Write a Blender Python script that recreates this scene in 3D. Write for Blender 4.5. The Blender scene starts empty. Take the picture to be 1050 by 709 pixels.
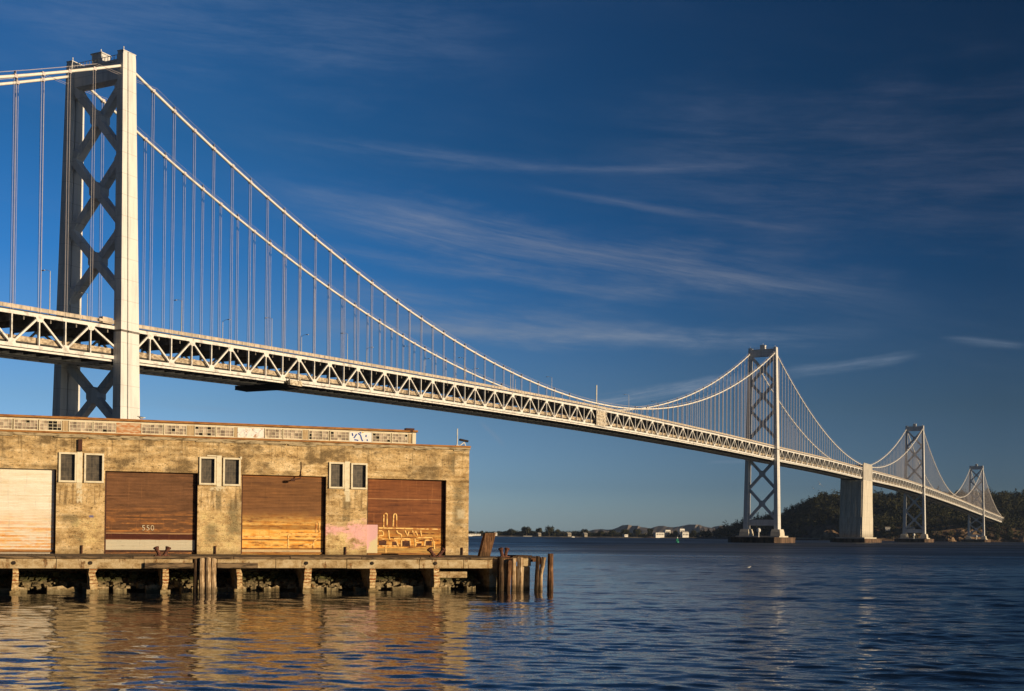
import bpy, math, random
import numpy as np
from mathutils import Vector, Matrix
R = math.radians
random.seed(7)
SC = bpy.context.scene
COL = SC.collection

# ------------------------------------------------------------------ node helper
class S:
    """a shader socket with arithmetic"""
    def __init__(s, g, o): s.g, s.o = g, o
    def _m(s, op, *a):
        n = s.g.nt.nodes.new('ShaderNodeMath'); n.operation = op
        for i, v in enumerate((s,) + a): s.g.put(n.inputs[i], v)
        return S(s.g, n.outputs[0])
    def __add__(s, b): return s._m('ADD', b)
    __radd__ = __add__
    def __mul__(s, b): return s._m('MULTIPLY', b)
    __rmul__ = __mul__
    def __sub__(s, b): return s._m('SUBTRACT', b)
    def __rsub__(s, b): return (s * -1.0) + b
    def __truediv__(s, b): return s._m('DIVIDE', b)
    def max(s, b): return s._m('MAXIMUM', b)
    def min(s, b): return s._m('MINIMUM', b)
    def abs(s): return s._m('ABSOLUTE')
    def pow(s, b): return s._m('POWER', b)
    def fract(s): return s._m('FRACT')
    def atan2(s, b): return s._m('ARCTAN2', b)
    def asin(s): return s._m('ARCSINE')
    def step(s, a, b):
        n = s.g.nt.nodes.new('ShaderNodeMapRange'); n.interpolation_type = 'SMOOTHSTEP'
        s.g.put(n.inputs['Value'], s); s.g.put(n.inputs['From Min'], a); s.g.put(n.inputs['From Max'], b)
        return S(s.g, n.outputs['Result'])
class G:
    def __init__(s, nt): s.nt = nt; nt.nodes.clear()
    def put(s, inp, v):
        if isinstance(v, S): s.nt.links.new(v.o, inp)
        elif isinstance(v, tuple) and len(v) == 3 and inp.type == 'RGBA': inp.default_value = v + (1,)
        else: inp.default_value = v
    def coord(s, kind='Object'):
        n = s.nt.nodes.new('ShaderNodeTexCoord'); return S(s, n.outputs[kind])
    def xyz(s, v):
        n = s.nt.nodes.new('ShaderNodeSeparateXYZ'); s.put(n.inputs[0], v)
        return [S(s, o) for o in n.outputs]
    def vec(s, x, y, z):
        n = s.nt.nodes.new('ShaderNodeCombineXYZ')
        for i, v in enumerate((x, y, z)): s.put(n.inputs[i], v)
        return S(s, n.outputs[0])
    def noise(s, v, scale=1., detail=3., rough=.55, dist=0.):
        n = s.nt.nodes.new('ShaderNodeTexNoise')
        s.put(n.inputs['Vector'], v); n.inputs['Scale'].default_value = scale
        n.inputs['Detail'].default_value = detail; n.inputs['Roughness'].default_value = rough
        n.inputs['Distortion'].default_value = dist
        return S(s, n.outputs['Fac'])
    def mix(s, f, a, b, mode='MIX'):
        n = s.nt.nodes.new('ShaderNodeMix'); n.data_type = 'RGBA'; n.blend_type = mode
        s.put(n.inputs[0], f); s.put(n.inputs[6], a); s.put(n.inputs[7], b)
        return S(s, n.outputs[2])
    def ramp(s, f, stops, interp='LINEAR'):
        n = s.nt.nodes.new('ShaderNodeValToRGB'); s.put(n.inputs[0], f)
        cr = n.color_ramp; cr.interpolation = interp
        while len(cr.elements) < len(stops): cr.elements.new(.5)
        for e, (p, c) in zip(cr.elements, stops): e.position = p; e.color = tuple(c) + (1,)
        return S(s, n.outputs[0])
    def bump(s, h, dist=.02, strength=1.):
        n = s.nt.nodes.new('ShaderNodeBump'); s.put(n.inputs['Height'], h)
        n.inputs['Distance'].default_value = dist; n.inputs['Strength'].default_value = strength
        return S(s, n.outputs[0])
    def bsdf(s, col, rough=.8, normal=None, metal=0., spec=.3, **kw):
        n = s.nt.nodes.new('ShaderNodeBsdfPrincipled')
        s.put(n.inputs['Base Color'], col); s.put(n.inputs['Roughness'], rough)
        n.inputs['Metallic'].default_value = metal; n.inputs['Specular IOR Level'].default_value = spec
        if normal is not None: s.put(n.inputs['Normal'], normal)
        for k, v in kw.items(): s.put(n.inputs[k.replace('_', ' ')], v)
        o = s.nt.nodes.new('ShaderNodeOutputMaterial'); s.nt.links.new(n.outputs[0], o.inputs[0])
def mat(name):
    m = bpy.data.materials.new(name); m.use_nodes = True
    return m, G(m.node_tree)

def simple(name, c1, c2, scale=1., rough=.8, bump=0., stretch=(1, 1, 1), detail=4, spec=.3, lo=.35, hi=.65, metal=0.):
    m, g = mat(name)
    x, y, z = g.xyz(g.coord())
    v = g.vec(x * stretch[0], y * stretch[1], z * stretch[2])
    n = g.noise(v, scale, detail, .6)
    col = g.mix(n.step(lo, hi), c1, c2)
    g.bsdf(col, rough, g.bump(n, bump) if bump else None, metal, spec)
    return m

# ------------------------------------------------------------------ mesh builder
class MB:
    def __init__(s): s.v, s.f, s.mi = [], [], []
    def add(s, vs, fs, mi=0):
        b = len(s.v); s.v += [tuple(p) for p in vs]
        s.f += [tuple(b + i for i in f) for f in fs]; s.mi += [mi] * len(fs)
    def quad(s, a, b, c, d, mi=0): s.add([a, b, c, d], [(0, 1, 2, 3)], mi)
    def box(s, x0, x1, y0, y1, z0, z1, mi=0):
        s.add([(x, y, z) for z in (z0, z1) for y in (y0, y1) for x in (x0, x1)],
              [(0, 2, 3, 1), (4, 5, 7, 6), (0, 1, 5, 4), (2, 6, 7, 3), (0, 4, 6, 2), (1, 3, 7, 5)], mi)
    def bar(s, a, b, w, h, up=(0, 0, 1), mi=0, w2=None, h2=None):
        a, b = Vector(a), Vector(b); d = (b - a).normalized(); u = Vector(up)
        if abs(d.dot(u)) > .99: u = Vector((1, 0, 0))
        sd = d.cross(u).normalized(); u = sd.cross(d)
        w2 = w if w2 is None else w2; h2 = h if h2 is None else h2
        vs = []
        for p, ww, hh in ((a, w, h), (b, w2, h2)):
            for i, j in ((-1, -1), (1, -1), (1, 1), (-1, 1)): vs.append(p + sd * (i * ww / 2) + u * (j * hh / 2))
        s.add(vs, [(3, 2, 1, 0), (4, 5, 6, 7), (0, 1, 5, 4), (1, 2, 6, 5), (2, 3, 7, 6), (3, 0, 4, 7)], mi)
    def tube(s, pts, r, n=6, mi=0, cap=True):
        pts = [Vector(p) for p in pts]; rs = r if isinstance(r, (list, tuple)) else [r] * len(pts)
        vs = []; up = Vector((0, 0, 1))
        for i, p in enumerate(pts):
            d = (pts[min(i + 1, len(pts) - 1)] - pts[max(i - 1, 0)]).normalized()
            u = up if abs(d.z) < .95 else Vector((1, 0, 0))
            a = d.cross(u).normalized(); b = a.cross(d)
            for k in range(n):
                t = 2 * math.pi * k / n; vs.append(p + (a * math.cos(t) + b * math.sin(t)) * rs[i])
        fs = [(i * n + k, i * n + (k + 1) % n, (i + 1) * n + (k + 1) % n, (i + 1) * n + k) for i in range(len(pts) - 1) for k in range(n)]
        if cap: fs += [tuple(range(n))[::-1], tuple((len(pts) - 1) * n + k for k in range(n))]
        s.add(vs, fs, mi)
    def loft(s, secs, mi=0, cap=True):
        n = len(secs[0]); vs = [p for q in secs for p in q]
        fs = [(i * n + k, i * n + (k + 1) % n, (i + 1) * n + (k + 1) % n, (i + 1) * n + k) for i in range(len(secs) - 1) for k in range(n)]
        if cap: fs += [tuple(range(n))[::-1], tuple((len(secs) - 1) * n + k for k in range(n))]
        s.add(vs, fs, mi)
    def build(s, name, mats, parent=None, loc=(0, 0, 0), smooth=False, bevel=0, rz=0):
        me = bpy.data.meshes.new(name); me.from_pydata(s.v, [], s.f)
        for m in (mats if isinstance(mats, (list, tuple)) else [mats]): me.materials.append(m)
        me.polygons.foreach_set('material_index', s.mi)
        if smooth: me.polygons.foreach_set('use_smooth', [True] * len(s.f))
        me.update()
        o = bpy.data.objects.new(name, me); COL.objects.link(o)
        o.parent = parent; o.location = loc; o.rotation_euler.z = rz
        if bevel:
            b = o.modifiers.new('bevel', 'BEVEL'); b.width = bevel; b.segments = 1; b.limit_method = 'ANGLE'
        return o
def tag(o, label=None, cat=None, group=None, kind=None):
    for k, v in (('label', label), ('category', cat), ('group', group), ('kind', kind)):
        if v: o[k] = v
    return o
def empty(name, loc, rz=0, label=None, cat=None, group=None, parent=None):
    o = bpy.data.objects.new(name, None); COL.objects.link(o)
    o.location = loc; o.rotation_euler.z = rz; o.empty_display_size = .5; o.parent = parent
    return tag(o, label, cat, group)

# ------------------------------------------------------------------ frames of reference
TB = (.93678, .34992)                        # direction of the wharf front
RB = math.atan2(TB[1], TB[0])
def B(s, o, z): return Vector((s * TB[0] - o * TB[1], s * TB[1] + o * TB[0], z))
TH = .470416                                  # the bridge runs this far right of straight ahead
RBR = math.pi / 2 - TH
BX, BY = 197.87, 996.86                       # second tower
def BR(u, n, z): return Vector((BX + u * math.sin(TH) + n * math.cos(TH), BY + u * math.cos(TH) - n * math.sin(TH), z))
ZD = 2.36                                     # wharf deck
OW = 97.0; OD = 86.0                          # shed wall and wharf edge

# ------------------------------------------------------------------ camera
cd = bpy.data.cameras.new('camera'); cam = bpy.data.objects.new('camera', cd); COL.objects.link(cam)
cd.lens = 1300 / 1050 * 36; cd.sensor_width = 36; cd.sensor_fit = 'HORIZONTAL'
cd.clip_start = .5; cd.clip_end = 60000
cam.matrix_world = Matrix.Translation((0, 0, 4)) @ Matrix.Rotation(R(90.9), 4, 'X') @ Matrix.Rotation(.0096, 4, 'Z')
cd.shift_x = .0016; cd.shift_y = .1658
SC.camera = cam

# ------------------------------------------------------------------ sun and sky
SUN_EL = R(10.5)
sh = Vector((.9045, -.4265)).normalized()
sdir = Vector((sh.x * math.cos(SUN_EL), sh.y * math.cos(SUN_EL), math.sin(SUN_EL)))
sl = bpy.data.lights.new('sun', 'SUN'); sun = bpy.data.objects.new('sun', sl); COL.objects.link(sun)
sl.energy = 5.0; sl.angle = R(.5); sl.color = (1., .765, .48)
sun.rotation_euler = sdir.to_track_quat('Z', 'Y').to_euler(); sun.location = sdir * 400
w = bpy.data.worlds.new('World'); SC.world = w; w.use_nodes = True
SKYS = .09
CLOUDS = [(.119, .113, .15, .075, .007, 2., 1.), (.26, .132, .13, .06, .006, .9, 2.), (.357, .145, -.12, .035, .005, .55, 3.),
          (.06, .218, -.16, .28, .03, .95, 4.), (.05, .157, -.03, .26, .014, .95, 5.), (-.02, .175, -.1, .16, .02, .6, 15.), (.0, .20, -.13, .2, .008, .6, 16.), (.088, .282, 0., .12, .005, .6, 6.),
          (-.06, .29, -.06, .16, .010, .5, 7.), (.29, .27, -.05, .27, .09, .42, 8.), (.13, .25, -.17, .13, .005, .55, 9.),
          (-.245, .095, -.05, .05, .004, .35, 10.), (-.015, .08, -.9, .012, .004, .5, 11.), (-.22, .375, .0, .3, .06, .30, 12.),
          (.17, .059, .03, .02, .002, .4, 13.), (-.12, .25, -.1, .12, .02, .35, 14.)]
def build_world():
    g = G(w.node_tree); nt = w.node_tree
    sky = nt.nodes.new('ShaderNodeTexSky'); sky.sky_type = 'NISHITA'; sky.sun_disc = False
    sky.sun_elevation = SUN_EL; sky.sun_rotation = math.atan2(sdir.x, sdir.y)
    sky.air_density = 1.; sky.dust_density = .6; sky.ozone_density = 2.
    col = S(g, sky.outputs[0])
    D = g.coord('Generated'); x, y, z = g.xyz(D)
    az = x.atan2(y); el = z.max(-.999).min(.999).asin()
    # a polarising filter: the sky darkens upward and to the right
    # (measured for this view: 1 straight ahead, brighter away from the sun)
    d = R(1)
    tel = g.ramp((el / (40 * d)).max(0.), [(0, (.27, .40, .76)), (2.2 / 40, (.155, .245, .49)), (5.7 / 40, (.118, .185, .315)),
                 (12 / 40, (.036, .135, .275)), (17 / 40, (.03, .112, .21)), (22 / 40, (.036, .11, .20)), (1, (.035, .09, .17))])
    taz = g.ramp((az / (120 * d) + .5), [(0, (.17, .16, .15)), ((60 - 36) / 120, (.40, .40, .40)), ((60 - 22) / 120, (.54, .53, .52)), ((60 - 14) / 120, (.52, .50, .48)),
                 (.5, (.34, .34, .34)), ((60 + 10) / 120, (.24, .24, .24)), ((60 + 21) / 120, (.155, .155, .155)), (1, (.16, .16, .16))])
    col = g.mix(1., col, tel, 'MULTIPLY'); col = g.mix(1., col, taz, 'MULTIPLY')
    col = g.mix(1., col, (9., 9., 9.), 'MULTIPLY')
    # cirrus drawn out by the wind
    def streak(a0, e0, slope, ln, wd, amp, sd):
        da = az - a0
        de = el - (e0 + slope * 0.) - da * slope
        wob = (g.noise(g.vec(az * 9., el * 30., sd), 1.4, 4., .6) - .5) * wd * 1.6
        m = (1. - ((de + wob).abs()).step(0., wd)) * (1. - da.abs().step(ln * .35, ln))
        fib = g.noise(g.vec(da * 8. + el * 14., (el - da * slope) * (90. if wd < .01 else 62.), sd + 3.), 1., 7., .70, .25).step(.28, .78)
        return m * fib * amp
    broad = g.noise(g.vec(az * 3.2 + el * 4., (el + az * .10) * 16., 2.), 1., 5., .6).step(.42, .85)
    fine = g.noise(g.vec(az * 9. + el * 9., (el + az * .16) * 38., 7.), 1., 6., .68).step(.3, .85)
    cl = broad * fine * .20 * el.step(.02, .1)
    for q in CLOUDS: cl = cl + streak(*q)
    cl = cl.min(1.)
    haze = g.mix(az.step(-.3, .38), (1.7, 2.45, 4.0), (.80, 1.02, 1.72))
    haze = g.mix(el.step(.26, .08), haze, (2.0, 2.7, 3.7))
    col = g.mix(cl, col, haze)
    bg = nt.nodes.new('ShaderNodeBackground'); nt.links.new(col.o, bg.inputs[0]); bg.inputs[1].default_value = SKYS
    o = nt.nodes.new('ShaderNodeOutputWorld'); nt.links.new(bg.outputs[0], o.inputs[0])

build_world()
vs_ = SC.view_settings; vs_.view_transform = 'Standard'; vs_.look = 'None'; vs_.gamma = 1.; vs_.use_curve_mapping = False
vs_.exposure = .15
SC.display_settings.display_device = 'sRGB'

# ------------------------------------------------------------------ materials
def m_concrete():
    """weathered board-formed concrete of the shed front; object coordinates are (along, deep, up) in metres"""
    m, g = mat('weathered_concrete')
    x, y, z = g.xyz(g.coord()); P = g.coord()
    big = g.noise(g.vec(x * .5, y * .5, z * .9), 1., 5., .62)
    mid = g.noise(g.vec(x * .8, y, z * 1.3), 1.5, 8., .72)
    board = g.noise(g.vec(x * .16, y * .16, (z * 5.5)._m('FLOOR') * 3.7), 1.3, 2., .5)
    fine = g.noise(P, 14., 4., .65)
    col = g.ramp(mid * .6 + board * .25 + fine * .15, [(.34, (.11, .072, .033)), (.42, (.40, .265, .12)), (.50, (.64, .455, .225)), (.60, (.86, .67, .40))])
    tone = g.noise(g.vec(x * .35, 2., z * .5), 1.3, 6., .6); col = g.mix(tone.step(.36, .52), g.mix(.45, col, (.16, .115, .06)), col)
    run = g.noise(g.vec(x * 2.6, 4., z * .16), 1.5, 5., .68).step(.52, .66) * z.step(7.6, 10.9); col = g.mix(run * .7, col, (.13, .09, .045))
    spk = g.noise(g.vec(x * 1.6, y, z * 3.6), 2.4, 5., .75)
    col = g.mix(spk.step(.57, .62) * .85, col, (.11, .075, .038)); col = g.mix((1. - spk.step(.34, .40)) * .75, col, (.74, .64, .46))
    jl = 1. - ((z / .93).fract() - .5).abs().step(.0, .025)
    col = g.mix(jl * g.noise(g.vec(x * .4, 1., z * .3), 2., 3.).step(.42, .6) * .6, col, (.12, .085, .045))
    olive = (big * .7 + mid * .3).step(.48, .60) * (z.step(8.0, 8.7) * .70 + .25)
    col = g.mix(olive, col, g.mix(fine.step(.35, .65), (.10, .068, .034), (.26, .18, .09)))
    def box(s0, s1, z0, z1, soft=.25, jit=.5):
        xx = x + (mid - .5) * jit * 2; zz = z + (big - .5) * jit * 2
        return xx.step(s0 - soft, s0 + soft) * (1. - xx.step(s1 - soft, s1 + soft)) * zz.step(z0 - soft, z0 + soft) * (1. - zz.step(z1 - soft, z1 + soft))
    yel = box(2.5, 4.2, 2.9, 5.0).max(box(11.5, 14.4, 2.6, 5.6)).max(box(2.2, 4.5, 4.05, 4.2, .1, .2)).max(box(21.2, 24.2, 2.3, 3.9, .3))
    col = g.mix(yel * (mid * .6 + fine * .4).step(.44, .60) * .8, col, g.mix(fine.step(.35, .6), (.66, .45, .11), (.74, .62, .32)))
    grey = box(2.5, 3.2, 3.0, 4.0, .2).max(box(11.9, 12.7, 3.2, 4.6)).max(box(31.4, 32.2, 4.6, 8.2, .25)).max(box(13.5, 14.4, 4.0, 6.4)).max(box(1.7, 2.9, 4.5, 5.2)).max(box(30.9, 31.4, 9.0, 10.6, .12, .1)).max(box(22.3, 22.9, 5.0, 6.9, .1, .15)).max(box(12.6, 13.0, 5.6, 7.3, .08, .1))
    col = g.mix(grey * mid.step(.36, .54) * .72, col, g.mix(fine.step(.4, .7), (.10, .085, .05), (.22, .175, .10)))
    sill = g.noise(g.vec(x * 3.4, 8., z * .2), 1.6, 5., .66).step(.50, .64) * box(1.3, 4.7, 5.9, 7.5, .2, .3).max(box(11.2, 14.5, 5.8, 7.5, .2, .3)).max(box(21., 24.3, 5.9, 7.4, .2, .3))
    col = g.mix(sill * .75, col, (.14, .09, .042))
    fix = g.noise(g.vec(x * 6., 3., z * .12), 1.4, 4., .7).step(.62, .74); col = g.mix(fix * .5, col, (.30, .13, .04))
    # patches of paint and peeling render
    peel = g.noise(g.vec(x * 4, y, z * 4), 1.3, 3., .6).step(.46, .52)
    wh = (box(2.68, 3.05, 6.0, 7.6, .06, .1) * peel).max(box(2.66, 3.0, 7.1, 9.75, .05, .05)).max(box(22.42, 22.86, 7.0, 9.6, .05, .05)).max(box(22.5, 22.85, 6.5, 7.2, .08, .12)).max(box(12.62, 12.95, 7.3, 9.75, .05, .05)).max(box(12.2, 13.3, 7.15, 7.5, .1, .3) * peel).max(box(31.7, 32.3, 5.3, 6.0, .15, .3) * .6)
    col = g.mix(wh, col, (.70, .62, .44))
    pk = box(20.7, 24.6, 3.7, 4.65, .35, 1.7).max(box(23.0, 24.6, 2.9, 4.2, .45, 1.8))
    col = g.mix(pk * (g.noise(g.vec(x * 2, y, z * 5), 1., 6., .7) * .6 + mid * .4).step(.38, .5), col, (.84, .47, .47))
    blue = box(3.55, 3.85, 5.0, 5.15, .04, .1)
    col = g.mix(blue * .8, col, (.10, .13, .35))
    # cracks and rust runs
    cr = (g.noise(g.vec(x * 1.3, y, z * .5), 2., 6., .7, 1.2) - .5).abs()
    col = g.mix((1. - cr.step(.0, .012)) * .6, col, (.08, .06, .03))
    rr = g.noise(g.vec(x * 3., y, z * .25), 1.5, 4., .6).step(.6, .78)
    col = g.mix(rr * .35, col, (.26, .12, .04))
    low = 1. - (z + (mid - .5) * .8).step(2.4, 3.0)
    col = g.mix(low * .45, col, (.14, .10, .05))
    g.bsdf(col, .92, g.bump(mid * .5 + fine * .3 + board * .5, .05), spec=.15)
    return m
def m_rust_door(name, dark, light, streak, zb=None, seed=0., bands=(), fade=None):
    """roll-up door: horizontal slats with rust drawn along them"""
    m, g = mat(name)
    x, y, z = g.xyz(g.coord())
    zi = (z * 9.)._m('FLOOR'); a = g.noise(g.vec(x * .22, seed, zi * 2.71), 1.2, 4., .55)
    b = g.noise(g.vec(x * .8, seed + 5, z * 1.2), 1., 5., .6)
    c = g.noise(g.vec(x * .9, seed + 9, zi * 5.3 + z * 1.5), 1.3, 4., .65)
    drip = g.noise(g.vec(x * 5., seed, z * .35), 1., 4., .6)
    t = a * .5 + b * .3 + c * .2
    col = g.ramp(t, [(.36, dark), (.47, tuple(.45 * p + .55 * q for p, q in zip(dark, light))), (.6, light), (.72, streak)])
    if fade:
        z0, z1, fc1, fc2, th = fade
        k = (1. - (z + (b - .5) * 1.3).step(z0, z1)) * (a * .6 + c * .4).step(th, th + .12)
        col = g.mix(k, col, g.mix(c.step(.35, .65), fc1, fc2))
    for z0, z1, cc, amt in bands:
        zz = z + (c - .5) * .06
        k = zz.step(z0 - .02, z0 + .02) * (1. - zz.step(z1 - .02, z1 + .02)) * amt
        col = g.mix(k * (a * .5 + b * .5).step(.28, .42), col, cc)
    col = g.mix(drip.step(.56, .74) * .45, col, tuple(p * .5 for p in light)); col = g.mix((1. - drip.step(.28, .42)) * .3, col, streak)
    slat = ((z * 9.).fract() - .5).abs()
    g.bsdf(col, .75, g.bump(slat + c * .5, .03), spec=.25)
    return m
M = {}
M['conc'] = m_concrete()
M['coping'] = simple('rusty_coping', (.16, .055, .015), (.42, .20, .06), 3., .8, .02, (.4, 1, 4), lo=.3, hi=.6)
M['cornice'] = simple('stained_cornice', (.14, .10, .05), (.47, .38, .24), 2.2, .9, .05, (.7, 1, 4), 6, lo=.36, hi=.56)
M['door_a'] = m_rust_door('white_door_paint', (.72, .62, .46), (.88, .85, .76), (.9, .87, .8), seed=1.,
                         fade=(3.4, 6.0, (.70, .27, .04), (.85, .58, .28), .44), bands=[(4.25, 4.33, (.85, .8, .7), .8), (2.4, 2.55, (.1, .06, .03), .8)])
M['door_b'] = m_rust_door('brown_door_rust', (.085, .042, .022), (.22, .105, .05), (.42, .19, .07), seed=2.,
                         fade=(3.9, 6.6, (.26, .105, .035), (.46, .20, .06), .47),
                         bands=[(2.5, 3.40, (.62, .58, .46), .92), (3.40, 3.45, (.28, .09, .03), .9), (3.45, 3.84, (.075, .02, .014), .95), (3.84, 3.90, (.5, .33, .18), .8)])
M['door_c'] = m_rust_door('orange_door_rust', (.12, .058, .03), (.27, .13, .055), (.46, .22, .08), seed=3.,
                         fade=(4.1, 5.8, (.78, .34, .05), (.90, .58, .18), .35),
                         bands=[(2.4, 2.72, (.62, .50, .30), .9), (2.74, 2.84, (.12, .04, .015), .9), (3.42, 3.52, (.14, .05, .02), .85), (4.25, 4.6, (.17, .07, .02), .6), (8.28, 8.42, (.40, .16, .05), .9)])
M['door_d'] = m_rust_door('red_door_rust', (.085, .028, .014), (.26, .095, .035), (.55, .25, .09), seed=4.,
                         fade=(3.0, 5.0, (.72, .30, .05), (.85, .52, .15), .40), bands=[(6.75, 6.8, (.50, .27, .12), .8), (2.4, 2.9, (.42, .30, .12), .6)])
M['frame'] = simple('cream_window_frame', (.60, .52, .36), (.78, .71, .54), 3., .7, lo=.2, hi=.6)
M['wire'] = None
def m_wireglass():
    m, g = mat('wired_dark_glass'); x, y, z = g.xyz(g.coord())
    n = g.noise(g.vec(x * 3, y, z * 2), 1.5, 4.)
    k = ((x * 5.).fract() - .5).abs().step(.44, .47).max(((z * 2.9).fract() - .5).abs().step(.46, .48))
    col = g.mix(n.step(.3, .7), (.045, .040, .034), (.11, .092, .07))
    col = g.mix(k * .55, col, (.20, .16, .11))
    g.bsdf(col, .45, spec=.4); return m
M['wire'] = m_wireglass()
M['pane1'] = simple('dusty_pane', (.28, .215, .16), (.46, .37, .285), 3., .4, spec=.5)
M['pane2'] = simple('grimy_pane', (.17, .13, .10), (.30, .23, .175), 3., .35, spec=.5)
M['pane3'] = simple('whitened_pane', (.45, .36, .27), (.62, .52, .40), 3., .5, spec=.4)
M['black'] = simple('broken_pane_gap', (.008, .007, .006), (.014, .012, .01), 1., .9)
M['tan'] = simple('tan_board', (.42, .30, .16), (.56, .43, .26), 3., .8, stretch=(3, 1, .5))
M['rustpanel'] = simple('rust_stained_panel', (.50, .22, .09), (.60, .45, .30), 3.5, .8, stretch=(.6, 1, 2), lo=.42, hi=.6)
M['whitepanel'] = simple('sprayed_white_panel', (.45, .28, .18), (.86, .83, .80), 2.6, .7, lo=.36, hi=.5)
M['graf_white'] = simple('white_spray_paint', (.75, .75, .76), (.86, .86, .87), 2., .6)
M['graf_blue'] = simple('blue_spray_paint', (.02, .06, .30), (.05, .14, .5), 6., .6)
M['graf_yellow'] = simple('yellow_spray_paint', (.65, .42, .03), (.75, .55, .06), 6., .6)
M['graf_rust'] = simple('pale_rust_strokes', (.45, .17, .04), (.92, .60, .22), 3.2, .8, lo=.36, hi=.54)
M['graf_dark'] = simple('dark_sprayed_block', (.045, .018, .012), (.13, .05, .025), 4., .8)
M['num'] = simple('worn_cream_lettering', (.45, .36, .24), (.62, .54, .40), 9., .8)
M['roof'] = simple('tar_roof', (.06, .05, .045), (.12, .1, .085), .6, .95)
M['gutter'] = simple('rusted_hopper', (.04, .018, .012), (.09, .035, .02), 4., .8)
M['plank'] = simple('weathered_planks', (.085, .06, .038), (.26, .195, .12), 1.6, .9, .03, (.5, 4, 1), 5)
M['edge'] = simple('dark_edge_timber', (.045, .03, .018), (.22, .15, .085), 1.5, .9, .04, (.8, 2, 5), 6, lo=.35, hi=.6)
def m_pier_conc():
    m, g = mat('spalled_pier_concrete'); x, y, z = g.xyz(g.coord())
    a = g.noise(g.vec(x * .9, y * .9, z * 1.6), 1.4, 6., .65); c = g.noise(g.coord(), 9., 4., .65)
    col = g.ramp(a * .7 + c * .3, [(.32, (.14, .085, .035)), (.45, (.38, .27, .14)), (.56, (.52, .41, .25)), (.7, (.58, .49, .34))])
    st = g.noise(g.vec(x * 2.2, y, z * .7), 1.2, 5., .7)
    col = g.mix(st.step(.56, .66) * .8, col, g.mix(c.step(.4, .6), (.05, .03, .015), (.26, .11, .03)))
    wet = 1. - (z + (c - .5) * .3).step(.12, .42)
    col = g.mix(wet * .75, col, g.mix(a.step(.4, .6), (.035, .032, .015), (.10, .085, .04)))
    g.bsdf(col, .9, g.bump(a * .5 + c * .5, .05), spec=.2); return m
M['pier'] = m_pier_conc()
def m_rebar_pile():
    m, g = mat('spalled_pile_with_rust_ties'); x, y, z = g.xyz(g.coord())
    a = g.noise(g.vec(x * 2, y * 2, z * 3), 1.4, 5., .65)
    col = g.ramp(a, [(.35, (.26, .16, .07)), (.5, (.56, .40, .20)), (.65, (.74, .60, .36))])
    ties = ((z * 4.6 + (a - .5) * 2.2).fract() - .5).abs().step(.30, .42)
    col = g.mix(ties * z.step(.35, .6) * a.step(.38, .5), col, (.30, .10, .03))
    wet = 1. - (z + (a - .5) * .3).step(.12, .42)
    col = g.mix(wet * .6, col, (.10, .08, .035))
    g.bsdf(col, .9, g.bump(a + ties * .5, .05), spec=.2); return m
M['pile'] = m_rebar_pile()
def m_timber(name, c):
    m, g = mat(name); x, y, z = g.xyz(g.coord())
    a = g.noise(g.vec(x * 7, y * 7, z * .8), 1.2, 6., .68, .6); b = g.noise(g.coord(), 2.2, 4.)
    col = g.ramp(a * .75 + b * .25, [(.34, c[0]), (.48, c[1]), (.6, c[2]), (.7, c[3])])
    wet = 1. - (z + (b - .5) * .4).step(.15, .6)
    col = g.mix(wet * .6, col, (.03, .024, .014))
    g.bsdf(col, .9, g.bump(a, .06), spec=.2); return m
M['timber_pale'] = m_timber('pale_split_timber', [(.05, .03, .018), (.33, .22, .12), (.60, .46, .30), (.74, .62, .46)])
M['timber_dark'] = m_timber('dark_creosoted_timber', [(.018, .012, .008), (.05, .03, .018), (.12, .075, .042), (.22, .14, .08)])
M['timber_brown'] = m_timber('brown_weathered_timber', [(.03, .016, .010), (.13, .065, .032), (.27, .145, .075), (.48, .30, .17)])
M['iron'] = simple('rusted_iron', (.055, .022, .016), (.17, .07, .045), 8., .85, .03)
M['hole'] = simple('dark_tie_rod', (.015, .01, .008), (.04, .025, .018), 8., .8)
def m_rubble():
    m, g = mat('algae_covered_rubble'); x, y, z = g.xyz(g.coord())
    a = g.noise(g.coord(), 2.6, 5., .65)
    col = g.ramp(a, [(.35, (.06, .05, .03)), (.5, (.20, .155, .085)), (.65, (.38, .30, .18))])
    gr = (z + (a - .5) * .9).step(.5, .9)
    col = g.mix(gr, col, g.mix(a.step(.4, .6), (.020, .022, .009), (.075, .075, .026)))
    g.bsdf(col, .9, g.bump(a, .1), spec=.2); return m
M['rubble'] = m_rubble()
M['white'] = simple('white_paint', (.62, .60, .55), (.78, .77, .74), 2., .6)
# bridge
def m_plated(name, c1, c2, pitch, amt, stain=None):
    m, g = mat(name); x, y, z = g.xyz(g.coord())
    a = g.noise(g.vec(x, y, z * .12), .5, 7., .6); b = g.noise(g.vec(x * 3., y * 3., z * .06), .5, 5., .65)
    col = g.mix(a.step(.34, .56), c1, c2)
    ln = 1. - ((z / pitch).fract() - .5).abs().step(0., .16 / pitch)
    col = g.mix(ln * amt, col, (.16, .14, .12)); col = g.mix(b.step(.58, .72) * amt, col, tuple(p * .5 for p in c1))
    if stain: col = g.mix((1. - (z + (a - .5) * 5.).step(4., stain)) * .6, col, (.12, .10, .075))
    g.bsdf(col, .7); return m
M['steel'] = m_plated('silver_grey_steel_paint', (.54, .54, .54), (.68, .675, .67), 6.1, .35)
M['steel_deck'] = simple('silver_grey_truss_paint', (.42, .40, .38), (.70, .69, .67), .55, .6, detail=7, lo=.32, hi=.52)
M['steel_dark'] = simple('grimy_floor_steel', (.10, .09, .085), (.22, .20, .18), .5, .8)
M['cable'] = simple('pale_cable_wrap', (.68, .66, .62), (.78, .76, .72), .3, .5)
M['rope'] = simple('galvanised_rope', (.50, .45, .45), (.60, .55, .55), .5, .5)
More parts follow.
